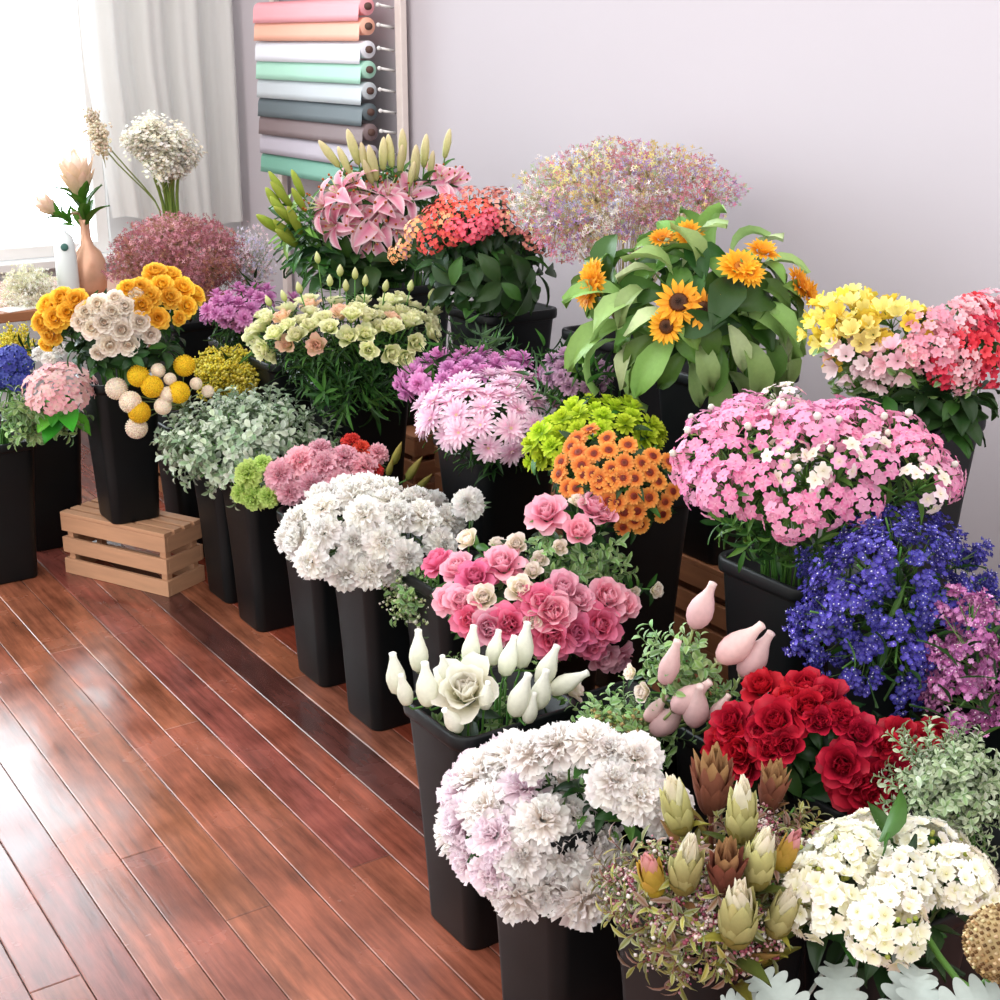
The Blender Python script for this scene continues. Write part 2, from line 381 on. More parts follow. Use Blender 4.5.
kind('budp', 'rosebud', 'flower', [('bud', net_bud(C('e0b0b2'), C('f1dad4'), 29, 1.1), PW), ('calyx', calyx(C('b8b38c'), C('d3c7a8'), 30, .75), LEAFM)], sr=.003, sc='8a9a5c', size=.02)
kind('ranc', 'ranunculus', 'flower', [('bloom', ranunc(C('f8e8d4'), C('fef6ec'), C('f2c09a'), 31, 1.15), PW), F_(fd)], size=.03)
kind('rany', 'ranunculus', 'flower', [('bloom', ranunc(C('f8b824'), C('fed455'), C('f2ac1c'), 32, 1.2), PW), F_(fd)], size=.031)
kind('lisy', 'lisianthus', 'flower', [('bloom', lisianthus(C('d3de8a'), C('f6f4cc'), 33, .95), PW), ('calyx', cals, LEAFM), F_(ffine)], size=.03)
kind('lisp', 'lisianthus', 'flower', [('bloom', lisianthus(C('e8dca6'), C('f6cbb6'), 34, .95), PW), ('calyx', cals, LEAFM), F_(ffine)], size=.03)
lisbud = variants(lambda r: (lambda m: (m.lathe(I4, [(.003, 0), (.008, .006), (.0095, .016), (.006, .026), (.001, .034)], 10, C('a9b75f'), C('e6e6b0'), .06, 4, 60), m)[1].mesh('bud'))(MB()), 2, 35)
kind('lisbud', 'lisianthus', 'flower', [('bud', lisbud, PW), F_(ffine)], size=.01)
kind('will', 'sweet_william', 'flower', [('bloom', cluster(.046, .03, 17, 5, .0135, .0125, [C('df5094'), C('e873ab'), C('f0a0c6'), C('e2629e')], 36, eye=C('f2bcd2'), ce=C('f2accb'), budf=.04, budc=C('f2e9e4'), stalk=C('5a8438'), tilt=12), PM), F_(leafset(12, .05, .011, G['light']+G['mid'], 37, pr='lance', z1=-.1))], size=.05)
kind('willw', 'sweet_william', 'flower', [('bloom', cluster(.04, .026, 12, 5, .0125, .0115, [C('f6eeea'), C('f5d9e6'), C('efe6dc'), C('e687bf')], 38, eye=C('f0e6c9'), budf=.14, budc=C('f3eee2'), stalk=C('5a8438'), tilt=15), PM), F_(leafset(14, .05, .011, G['light']+G['mid'], 39, pr='lance', z1=-.1))], size=.045)
kind('kalr', 'kalanchoe', 'flower', [('bloom', cluster(.042, .03, 26, 5, .011, .009, [C('e8404a'), C('f0605c'), C('ee4a56')], 40, eye=C('f27a5a'), pr='point'), PV), F_(fdark)], size=.045)
kind('kalo', 'kalanchoe', 'flower', [('bloom', cluster(.038, .026, 22, 5, .011, .009, [C('f49a70'), C('f7b58e'), C('f28a64')], 41, eye=C('f9d08e'), pr='point'), PV), F_(fdark)], size=.042)
kind('kald', 'kalanchoe', 'flower', [('bloom', cluster(.042, .03, 26, 5, .010, .008, [C('b84a55'), C('cf6a6e'), C('d98a88')], 42, eye=C('e9a98e'), pr='point'), PV), F_(fdark)], size=.045)
kind('kalk', 'kalanchoe', 'flower', [('bloom', cluster(.04, .03, 24, 5, .012, .010, [C('ee3a5c'), C('f25a74'), C('e23450')], 43, eye=C('f58a9a'), pr='point'), PV), F_(fdark)], size=.045)
kind('pinkcl', 'hydrangea', 'flower', [('bloom', cluster(.05, .038, 30, 5, .013, .011, [C('f3b6c4'), C('eea3b6'), C('f7cdd4')], 44, eye=C('f3b0bc'), tilt=38), PM), F_(fm)], size=.055)
kind('redcl', 'kalanchoe', 'flower', [('bloom', cluster(.034, .026, 20, 5, .013, .012, [C('e0364a'), C('ea4c5c'), C('d42a3e')], 45, eye=C('c02236'), tilt=38), PV), F_(fm)], size=.04)
kind('stock', 'stock', 'flower', [('bloom', cluster(.046, .036, 60, 5, .0125, .0125, [C('fdfaf4'), C('fbf6ea'), C('fffdf9'), C('f9f1e6')], 46, eye=C('ece6b4'), budf=.2, budc=C('b4bb58'), low=-.35, tilt=36, pr='fan'), PM), F_(leafset(10, .08, .028, G['mid']+G['dark'], 47, z0=-.03, z1=-.16))], size=.06)
kind('bstat', 'statice', 'flower', [('bloom', spray(.12, 7, 36, .0040, [C('3a329c'), C('4a3fb0'), C('5a4cbc'), C('2f2788')], C('5c7a3c'), 48, spread=.9, cup=True, u0=.80, fz=.062, eye=C('d9d6ee')), PV), ('foliage', leafset(9, .07, .010, G['mid']+G['dark'], 49, pr='lance', z0=-.05, z1=-.2), LEAFM)], size=.06)
kind('mstat', 'statice', 'flower', [('bloom', spray(.11, 7, 34, .0044, [C('b05a9c'), C('c878b4'), C('da96c8'), C('9a4a86')], C('5c7a3c'), 50, spread=.85, cup=True, u0=.78, fz=.066, eye=C('f3ddea')), PV), ('foliage', leafset(9, .07, .010, G['mid']+G['dark'], 51, pr='lance', z0=-.05, z1=-.2), LEAFM)], size=.06)
kind('lily', 'lily', 'flower', [('bloom', rings([(3, .115, .052, .006, 0, 62, -38, .25, 'point', C('e56a92'), C('f2a4bc'), dict(ce=C('fff2f4'), nl=7, nw=4, jt=4, off=0)), (3, .11, .038, .006, 0, 58, -42, .25, 'point', C('e56a92'), C('f2a4bc'), dict(ce=C('fff2f4'), nl=7, nw=4, jt=4, off=PI/3))], 52), PW),
                                ('stamen', variants(lambda r: (lambda m: ([(m.tube([(0, 0, 0), (.012*math.cos(a), .012*math.sin(a), .04), (.03*math.cos(a), .03*math.sin(a), .075)], .001, C('d8dfa0'), .001, 4), m.ball((.03*math.cos(a), .03*math.sin(a), .076), .0045, C('a5501e'))) for a in [k*PI/3 for k in range(6)]], m)[1].mesh('stamen'))(MB()), 1, 53), PV), F_(leafset(9, .11, .026, G['mid']+G['dark'], 54, pr='lance', z1=-.2, th=(30, -25)))], sr=.004, size=.08)
lbud = variants(lambda r: (lambda m: (m.lathe(I4, [(.003, 0), (.009, .008), (.012, .03), (.0135, .055), (.010, .08), (.005, .095), (.001, .1)], 12, C('b9c274'), C('ecd9b6'), .09, 3, 0), m)[1].mesh('bud'))(MB()), 1, 55)
gbud = variants(lambda r: (lambda m: (m.lathe(I4, [(.003, 0), (.009, .008), (.012, .03), (.0135, .055), (.010, .08), (.005, .095), (.001, .1)], 12, C('7d9a2c'), C('b9c455'), .09, 3, 0), m)[1].mesh('bud'))(MB()), 1, 56)
kind('lilybud', 'lily_bud', 'flower', [('bud', lbud, PW), ('foliage', leafset(5, .1, .022, G['mid'], 57, pr='lance', z1=-.15), LEAFM)], sr=.003, size=.02)
kind('lilygreen', 'lily_bud', 'flower', [('bud', gbud, PW), ('foliage', leafset(9, .1, .024, G['light']+G['mid'], 58, pr='lance', z1=-.15), LEAFM)], sr=.003, size=.02)
sunleaf = leafset(6, .17, .085, G['light']+G['mid'], 59, z0=-.03, z1=-.18, th=(30, -38), fold=.3)
kind('sunf', 'sunflower', 'flower', [('bloom', rings([(15, .034, .015, .02, .002, 22, 10, .3, 'point', C('ee9418'), C('fbbf36'), dict(nl=3, nw=3)), (15, .034, .015, .02, 0, 4, -12, .3, 'point', C('ee9418'), C('fbbf36'), dict(nl=3, nw=3))], 60), PW), ('disc', disc_mesh(C('6b3a14'), C('2c1508'), .022, .008, 61, 90), PV), ('foliage', sunleaf, LEAFM)], sr=.005, sc='6e9a44', size=.05)
kind('sunfy', 'sunflower', 'flower', [('bloom', rings([(16, .032, .016, .012, .004, 48, 30, .3, 'point', C('f0981a'), C('fcc238'), dict(nl=3, nw=3)), (18, .036, .016, .018, .001, 16, 0, .3, 'point', C('f0981a'), C('fcc238'), dict(nl=3, nw=3))], 62), PW), ('disc', disc_mesh(C('d98a1c'), C('b36a14'), .014, .008, 63, 50), PV), ('foliage', sunleaf, LEAFM)], sr=.005, sc='6e9a44', size=.048)
def bigleaf(L, W, cols, seed, name='blade', th=(38, -58)): return leafset(1, L, W, cols, seed, z0=0, z1=0, th=th, nv=5, fold=.45, name=name, wav=.09)
kind('sleaf', 'sunflower_leaf', 'leaf', [('blade', bigleaf(.155, .060, [C('aecb80'), C('88ae58'), C('c0d2a2'), C('6f984a'), C('98ba66')], 64), LEAFM)], sr=.003, sc='7ea64e', size=.08)
def alst(c0, c1, seed): return cluster(.034, .026, 7, 6, .03, .021, [c1, c1, c0], seed, eye=None, tilt=60, pr='round', low=.0, stalk=C('6e9a44'))
kind('alsy', 'alstroemeria', 'flower', [('bloom', alst(C('f5d852'), C('fbec8e'), 65), PW), F_(fm)], size=.05)
kind('alsp', 'alstroemeria', 'flower', [('bloom', alst(C('f2c3cc'), C('f6dadd'), 66), PW), F_(leafset(8, .08, .02, G['light'], 67, z1=-.1))], size=.05)
def globe(c, seed):
    out = []
    for i in range(2):
        r = random.Random(seed*10+i); mb = MB(); mb.ball((0, 0, .02), .0235, c, r, 16, 11, .02)
        for k in range(240):
            z = 1-2*(k+.5)/240; a = k*2.39996; s = math.sqrt(1-z*z); mb.dot(Vector((s*math.cos(a), s*math.sin(a), z))*.0242+Vector((0, 0, .02)), .0022, jit(c, r, .18))
        out.append(mb.mesh('bloom'))
    return out
kind('craspy', 'billy_button', 'flower', [('bloom', globe(C('f8d02c'), 68), PM)], sr=.0018, sc='8aa060', size=.024)
kind('craspc', 'billy_button', 'flower', [('bloom', globe(C('faead8'), 69), PM)], sr=.0018, sc='8aa060', size=.024)
kind('solid', 'goldenrod', 'flower', [('bloom', spray(.11, 9, 60, .0050, [C('f2e04e'), C('e2d344'), C('f5ea7c')], C('7d8f36'), 70, spread=.8), PM), F_(ffine)], size=.06)
def sprig(cols, seed, L=.13, nb=6, nl=7, ll=.026, lw=.016, pr='oval', name='foliage', sc='6f8a58'):
    out = []
    for i in range(3):
        r = random.Random(seed*100+i); mb = MB()
        for b in range(nb):
            a = b*2.39996; sp = r.uniform(.25, .95); d = Vector((math.cos(a)*sp, math.sin(a)*sp, 1)).normalized()
            p0 = Vector((0, 0, -L*.8+r.uniform(0, .3)*L)); p1 = p0+d*L*r.uniform(.65, 1)
            mb.tube([p0, (p0+p1)/2, p1], .0014, C(sc), .0009, 4)
            for q in range(nl):
                p = p0.lerp(p1, .35+.65*q/(nl-1)); c = jit(r.choice(cols), r, .15); l = ll*r.uniform(.7, 1.15)
                M = facing(p, d+Vector((r.uniform(-.3, .3), r.uniform(-.3, .3), 0)), q*2.4+r.uniform(-.4, .4))
                mb.petal(M, l, lw*l/ll, 55-25*(1-q/nl), 5, .25, pr, mixc(c, (0, 0, 0), .1), c, r, 0, mixc(c, (1, 1, 1), .2), 3, 2, .002, 0, .2)
        out.append(mb.mesh(name))
    return out
kind('sage', 'sage_foliage', 'foliage sprig', [('foliage', sprig(G['sage'], 71, nb=7, ll=.022, lw=.015, nl=11), LEAFM)], size=.06)
kind('pgreen', 'silvery_foliage', 'foliage sprig', [('foliage', sprig([C('98aa7c'), C('a9b892'), C('7f9a62'), C('b4c0a0')], 72, .11, 11, 18, .012, .0065), LEAFM)], size=.06)
kind('lgreen', 'leafy_sprig', 'foliage sprig', [('foliage', sprig(G['light']+[C('9dbb70')], 73, .12, 6, 8, .026, .013), LEAFM)], size=.06)
kind('wfill', 'berry_sprig', 'foliage sprig', [('foliage', sprig(G['light'], 74, .09, 5, 6, .02, .011), LEAFM), ('berry', spray(.08, 5, 12, .0045, [C('dfe6c0'), C('f1f0e0'), C('b9cc8a')], C('6e9a44'), 75), PM)], size=.05)
kind('ofill', 'budded_sprig', 'foliage sprig', [('foliage', sprig(G['lime']+G['light'], 76, .09, 5, 6, .024, .013), LEAFM), ('bud', spray(.08, 5, 6, .0065, [C('c9a878'), C('d9c08a'), C('a9b060')], C('6e9a44'), 77), PM)], size=.05)
kind('leuca', 'conebush_sprig', 'foliage sprig', [('foliage', sprig([C('8a8430'), C('a0983c'), C('6d702c'), C('7c5238')], 78, .11, 6, 11, .030, .010, 'lance', sc='7a4a3a'), LEAFM)], size=.05)
kind('wax', 'wax_flower', 'flower', [('bloom', spray(.11, 7, 22, .0042, [C('f0dcd8'), C('d9a0a8'), C('a8566a'), C('f6ece6')], C('7a5a3c'), 79, spread=.8), PM), ('foliage', sprig([C('7a8a3a'), C('8c6a3c'), C('99a04a')], 80, .1, 5, 7, .022, .004, 'lance'), LEAFM)], size=.06)
def protea(c0, c1, cm, seed, k=1, op=0):
    f = dict(nl=5, nw=3, jt=4)
    return rings([(7, .060*k, .022*k, .004*k, .022*k, 84, 100, .5, 'point', cm, c1, f), (8, .062*k, .024*k, .010*k, .014*k, 80-op, 102-op*2, .5, 'point', cm, c1, f), (9, .056*k, .024*k, .014*k, .006*k, 76-op, 100-op*2, .5, 'point', c0, cm, f),
                  (9, .042*k, .022*k, .014*k, 0, 70-op, 96-op*2, .5, 'point', c0, cm, f), (8, .026*k, .02*k, .010*k, -.006*k, 48, 84, .5, 'point', c0, c0, f)], seed)
kind('prot', 'protea', 'flower', [('bloom', protea(C('8f8242'), C('f0e9d4'), C('cfcb8c'), 81, 1.22), PM), ('foliage', leafset(7, .07, .02, G['olive']+[C('8c6a3c')], 82, pr='lance', z1=-.1, th=(60, 20)), LEAFM)], sr=.005, sc='8a8a4a', size=.035)
kind('protp', 'protea', 'flower', [('bloom', protea(C('b0982e'), C('dd9aa2'), C('c9a04a'), 83, 1.1), PM), ('foliage', leafset(7, .06, .018, G['olive'], 84, pr='lance', z1=-.1, th=(60, 20)), LEAFM)], sr=.005, sc='a89a4a', size=.033)
kind('protb', 'conebush', 'flower', [('bloom', protea(C('6e3f33'), C('a07a52'), C('8a4f40'), 85, 1.1, 8), PM), ('foliage', leafset(7, .06, .014, [C('7a5540'), C('8c7a3c')], 86, pr='lance', z1=-.1, th=(70, 40)), LEAFM)], sr=.004, sc='7a4a3a', size=.033)
kind('king', 'king_protea', 'flower', [('bloom', protea(C('d6c49a'), C('f8e6d8'), C('f0d2be'), 87, 1.6, 14), PM), ('foliage', leafset(12, .105, .052, [C('4f8a2c'), C('3f7524'), C('5f9a38')], 88, z0=-.02, z1=-.12, th=(78, 40)), LEAFM)], sr=.006, sc='a98a6a', size=.05)
kind('blue', 'delphinium', 'flower', [('bloom', cluster(.045, .04, 36, 5, .013, .011, [C('3a3f9c'), C('4850ac'), C('5c66bc')], 89, eye=C('3f4699')), PV), F_(fm)], size=.05)
kind('hyd', 'hydrangea', 'flower', [('bloom', cluster(.1, .06, 120, 4, .016, .015, [C('f3b9c3'), C('f0a9b6'), C('f8d0d4')], 90, eye=C('f6dcd0')), PM), F_(leafset(10, .11, .06, [C('4fae2c'), C('3f8a24'), C('6fbb3c')], 91, z0=-.02, z1=-.1, th=(0, -40)))], sr=.005, size=.11)
kind('creamst', 'cream_stock', 'flower', [('bloom', spray(.19, 14, 60, .0065, [C('fbf6ea'), C('f8f0de'), C('fdfaf2')], C('b8c080'), 92, spread=.6, cup=True, u0=.3), PM)], sr=.007, sc='7d9a4a', size=.08)
kind('plume', 'cream_plume', 'flower', [('bloom', spray(.17, 8, 40, .0065, [C('f6ecd8'), C('f0e0c8')], C('b0aa70'), 93, spread=.2), PM)], sr=.003, sc='8a9a5a', size=.04)
kind('gladbud', 'gladiolus_bud', 'flower', [('bud', variants(lambda r: (lambda m: (m.lathe(I4, [(.004, 0), (.013, .012), (.015, .035), (.011, .065), (.004, .09), (.001, .1)], 10, C('8a9a44'), C('b9a05a'), .1, 3, 10), m)[1].mesh('bud'))(MB()), 1, 94), PM)], sr=.003, size=.02)
kind('glob', 'seed_head', 'flower', [('bloom', variants(lambda r: (lambda m: (m.ball((0, 0, .06), .058, C('b79a72'), r, 22, 16, .015), [m.dot(Vector((s*math.cos(a), s*math.sin(a), z))*.06+Vector((0, 0, .06)), .0042, jit(r.choice([C('6b4a2c'), C('cdb088'), C('9a7a52'), C('d8c29c')]), r, .2)) for z, s, a in [(1-2*(k+.5)/420, math.sqrt(1-(1-2*(k+.5)/420)**2), k*2.39996) for k in range(420)]], m)[0+2].mesh('bloom'))(MB()), 1, 95), PM)], sr=.005, size=.06)

# ------------------------------------------------------------------ buckets and crates
BUCKM = plain('black_plastic', C('0b0f11'), .45, noise_s=14, amt=.25, spec=.28, bump=.03)
WOODM = plain('pine_board', C('bd8f6e'), .6, noise_s=6, amt=.25, stretch=(1, 1, 9), bump=.15)
WOODM2 = plain('brown_board', C('94603f'), .65, noise_s=6, amt=.3, stretch=(1, 1, 9), bump=.15)
def rsq(h, z, rad, n=5):
    """ring of a square with rounded corners"""
    out = []
    for q, (sx, sy) in enumerate(((1, 1), (-1, 1), (-1, -1), (1, -1))):
        for k in range(n+1):
            a = q*PI/2+k*PI/2/n
            out.append(Vector((sx*(h[0]-rad)+rad*math.cos(a), sy*(h[1]-rad)+rad*math.sin(a), z)))
    return out
BCACHE = {}
def bucket_meshes(w, d, h):
    key = (round(w, 3), round(d, 3), round(h, 3))
    if key in BCACHE: return BCACHE[key]
    def loft(rows, col=(1, 1, 1), cap0=True, cap1=True):
        mb = MB(); n = len(rows[0]); vs = [v for r_ in rows for v in r_]; fs = []
        for i in range(len(rows)-1):
            for k in range(n): fs.append((i*n+k, i*n+(k+1) % n, (i+1)*n+(k+1) % n, (i+1)*n+k))
        if cap0: fs.append(tuple(range(n))[::-1])
        if cap1: fs.append(tuple((len(rows)-1)*n+k for k in range(n)))
        mb.add(vs, fs, [col]*len(vs)); return mb
    a, b = w/2, d/2
    R_ = lambda s, z, rad=.035: rsq((a*s, b*s), z, rad*s)
    body = loft([R_(.70, 0), R_(.72, .006), R_(.78, h*.35), R_(.84, h*.62), R_(.845, h*.63), R_(.93, h-.03), R_(.93, h-.004), R_(.905, h-.004), R_(.82, h*.6), R_(.70, .02)])
    rim = loft([R_(.935, h-.03), R_(.99, h-.027), R_(1, h-.02), R_(1, h-.004), R_(.985, h), R_(.93, h), R_(.905, h-.004), R_(.9, h-.02)], cap0=False, cap1=False)
    BCACHE[key] = (body.mesh('bucket_body', False), rim.mesh('bucket_rim', False))
    for m in BCACHE[key]:
        for p in m.polygons: p.use_smooth = len(p.vertices) < 5
    return BCACHE[key]
def bucket(x, y, z, label, w=.23, d=.23, h=.45, rz=0):
    t = empty('flower_bucket', (x, y, z), rz)
    tag(t, label, 'bucket', 'black flower buckets')
    bm, rm = bucket_meshes(w, d, h)
    obj('body', bm, BUCKM, t); obj('rim', rm, BUCKM, t)
    return dict(p=Vector((x, y, z)), rim=z+h, a=min(w, d)/2)
def crate(x, y, z, label, L=.43, W=.3, H=.2, rz=0, mat=None, top=True, slats=3, cat='crate'):
    mat = mat or WOODM
    t = empty('wooden_crate', (x, y, z), rz); tag(t, label, cat, 'wooden crates')
    th = .012; gap = .021; sh = (H-gap*(slats-1))/slats
    def slat(lo, hi, nm):
        mb = MB(); mb.box(lo, hi); obj(nm, mb.mesh(nm, False), mat, t, bevel=.0015)
    for k in range(slats):
        z0 = k*(sh+gap)
        slat((-L/2, -W/2, z0), (L/2, -W/2+th, z0+sh), 'front_slat'); slat((-L/2, W/2-th, z0), (L/2, W/2, z0+sh), 'rear_slat')
        slat((-L/2, -W/2+th+.0005, z0), (-L/2+th, W/2-th-.0005, z0+sh), 'end_slat'); slat((L/2-th, -W/2+th+.0005, z0), (L/2, W/2-th-.0005, z0+sh), 'end_slat')
    for sx in (-1, 1):
        for sy in (-1, 1):
            x0, y0 = sx*(L/2-th-.012), sy*(W/2-th-.012)
            slat((x0-.0115, y0-.0115, .001), (x0+.0115, y0+.0115, H-.013), 'corner_post')
    if top:
        n = 4; bw = (W-.012*(n-1))/n
        for k in range(n): slat((-L/2, -W/2+k*(bw+.012), H+.0005), (L/2, -W/2+k*(bw+.012)+bw, H+.0125), 'top_slat')
    return t

# ------------------------------------------------------------------ arranging
def inpoly(x, y, p):
    c = False; j = len(p)-1
    for i in range(len(p)):
        if (p[i][1] > y) != (p[j][1] > y) and x < (p[j][0]-p[i][0])*(y-p[i][1])/(p[j][1]-p[i][1])+p[i][0]: c = not c
        j = i
    return c
class Dome:
    """an ellipsoid over a bucket on which the flowers of a bunch sit"""
    def __init__(s, x0, y0, x1, y1, X, pad=0, dmax=.2, zmin=.05):
        s.c = at_x((x0+x1)/2, (y0+y1)/2, X); z = proj(s.c)[2]; s.z = z
        rh = max(.03, (x1-x0)/2*z/F-pad); hh = max(.03, (y1-y0)/2*z/F-pad)
        d = (s.c-EYE).normalized(); th = math.asin(-d.z); s.h = Vector((d.x, d.y, 0)).normalized(); s.r = Vector((s.h.y, -s.h.x, 0))
        rd = min(rh, dmax); rd = min(rd, hh*.85/max(.05, math.sin(th)))
        rz = math.sqrt(max(hh*hh-(rd*math.sin(th))**2, (.3*hh)**2))/math.cos(th)
        s.a = (rh, rd, max(rz, zmin))
    def pt(s, n): return s.c+s.r*(n.x*s.a[0])+s.h*(n.y*s.a[1])+Vector((0, 0, n.z*s.a[2]))
    def nrm(s, n): return (s.r*(n.x/s.a[0])+s.h*(n.y/s.a[1])+Vector((0, 0, n.z/s.a[2]))).normalized()
    def hit(s, x, y):
        d = ray(x, y); o = EYE-s.c
        D = Vector((d.dot(s.r)/s.a[0], d.dot(s.h)/s.a[1], d.z/s.a[2])); O = Vector((o.dot(s.r)/s.a[0], o.dot(s.h)/s.a[1], o.z/s.a[2]))
        A, B, Q = D.dot(D), 2*O.dot(D), O.dot(O)-1
        q = B*B-4*A*Q
        t = (-B-math.sqrt(q))/(2*A) if q > 0 else -B/(2*A)
        n = (O+D*t); n = n.normalized()
        return EYE+d*t, s.nrm(n)
THINGS = []   # (root, kind key, bunch, head)
BPARTS = {}
def flower(key, base, rim, half, head, face, bunch, scale=1.0, extra=None, spin=None, stem=True, axis=None):
    k = K[key]; t = empty(k['name'], base)
    face = face.normalized()
    M = Matrix.Translation(head-base) @ facing((0, 0, 0), face, R.uniform(0, 6.28) if spin is None else spin) @ Matrix.Scale(scale, 4)
    vi = R.randrange(12)
    main = None
    for nm, ms, mat in k['parts']:
        if main and nm in ('disc', 'stamen', 'calyx', 'berry'): obj(nm, ms[vi % len(ms)], mat, main)   # a piece of the bloom
        else:
            o = obj(nm, ms[vi % len(ms)], mat, t, M); main = main or o
    if stem:
        bc = Vector((axis[0], axis[1], 0)) if axis else Vector((base.x, base.y, 0))
        lat = Vector((head.x, head.y, 0))-bc; ln = min(lat.length, half*.62)
        rp = bc+(lat.normalized()*ln if lat.length > 1e-4 else lat)+Vector((R.uniform(-.1, .1)*half, R.uniform(-.1, .1)*half, max(base.z+.02, rim+.012)))-base
        hp = head-base; span = hp-rp; e = max(.02, min(.10, span.length*.45)); p2 = hp-face*e; p1_ = rp+Vector((0, 0, min(.05, span.length*.3)))+rp.normalized()*.01
        pts = [rp*(i/3) for i in range(3)]
        for i in range(7):
            u = i/6
            pts.append(rp*(1-u)**3+p1_*3*u*(1-u)**2+p2*3*u*u*(1-u)+hp*u**3)
        mb = MB(); mb.tube(pts, k['sr']*1.15, mixc(k['sc'], (0, 0, 0), .15), k['sr']*.85, 5, k['sc'])
        obj('stem', mb.mesh('stem'), STEMM, t)
    THINGS.append((t, key, bunch, head.copy(), extra))
    return t
def base_of(b, head):
    d = Vector((head.x-b['p'].x, head.y-b['p'].y, 0)); j = Vector((R.uniform(-1, 1), R.uniform(-1, 1), 0))*b['a']*.35
    d = d*min(.35, .4*b['a']/max(d.length, 1e-4))*.6
    d = d+j; m = b['a']*.5
    if d.length > m: d = d*(m/d.length)
    return Vector((b['p'].x, b['p'].y, b['p'].z+.022))+d
def scatter(keys, poly, X, b, bunch, gap, pad=None, dmax=.2, up=.25, inner=.12, smin=.88, smax=1.12, tries=2600, low=-.35, pick=None, lump=.17):
    """flowers spread over a bunch's rounded top, never closer than gap"""
    xs = [p[0] for p in poly]; ys = [p[1] for p in poly]
    keys = keys if isinstance(keys, list) else [keys]
    sz = K[keys[0]]['size']
    iv = sz*(.3 if keys[0] in ('sage', 'pgreen', 'bstat', 'mstat', 'lgreen', 'solid', 'wfill') else .5 if keys[0] == 'stock' else .68)
    D = Dome(min(xs), min(ys), max(xs), max(ys), X, iv, dmax)
    ins = iv*F/D.z; mx, my = (min(xs)+max(xs))/2, (min(ys)+max(ys))/2
    fx, fy = max(.35, 1-ins/((max(xs)-min(xs))/2)), max(.35, 1-ins*.9/((max(ys)-min(ys))/2))
    poly = [(mx+(q[0]-mx)*fx, my+(q[1]-my)*fy) for q in poly]
    got = []; off = Vector((R.uniform(0, 50), R.uniform(0, 50), 0))
    for _ in range(tries):
        z = R.uniform(low, 1); a = R.uniform(0, 2*PI); q = math.sqrt(1-z*z); n = Vector((q*math.cos(a), q*math.sin(a), z))
        p = D.c+(D.pt(n)-D.c)*(R.uniform(1-inner, 1.04)+lump*noise.noise(n*1.9+off))
        if any((p-g).length < gap for g in got): continue
        px_, py_, _z = proj(p)
        if not inpoly(px_, py_, poly): continue
        got.append(p)
        key = pick(px_, py_) if pick else R.choice(keys)
        f = D.nrm(n)+Vector((R.uniform(-.25, .25), R.uniform(-.25, .25), up+R.uniform(-.15, .15)))
        bb = min(b, key=lambda q_: (q_['p']-p).length) if isinstance(b, list) else b
        flower(key, base_of(bb, p), bb['rim'], bb['a'], p, f, bunch, R.uniform(smin, smax), axis=bb['p'])
    return D
def spots(items, X, b, bunch, box=None, up=.2, dmax=.18, pad=0, cam=.0):
    """flowers at measured places of one bunch: (kind, x, y, scale[, face tilt])"""
    xs = [i[1] for i in items]; ys = [i[2] for i in items]
    bx = box or (min(xs)-12, min(ys)-12, max(xs)+12, max(ys)+12)
    D = Dome(*bx, X, pad, dmax)
    for it in items:
        p, n = D.hit(it[1], it[2])
        f = n+Vector((R.uniform(-.2, .2), R.uniform(-.2, .2), up+R.uniform(-.1, .1)))+(EYE-p).normalized()*cam
        if len(it) > 4 and it[4] is not None: f = RT*it[4][0]+Vector((0, 0, 1))*it[4][1]-D.h*it[4][2]
        bb = min(b, key=lambda q_: (q_['p']-p).length) if isinstance(b, list) else b
        off = K[it[0]]['size']*.4*it[3]
        flower(it[0], base_of(bb, p), bb['rim'], bb['a'], p-f.normalized()*off, f, bunch, it[3], it[5] if len(it) > 5 else None, axis=bb['p'])
    return D

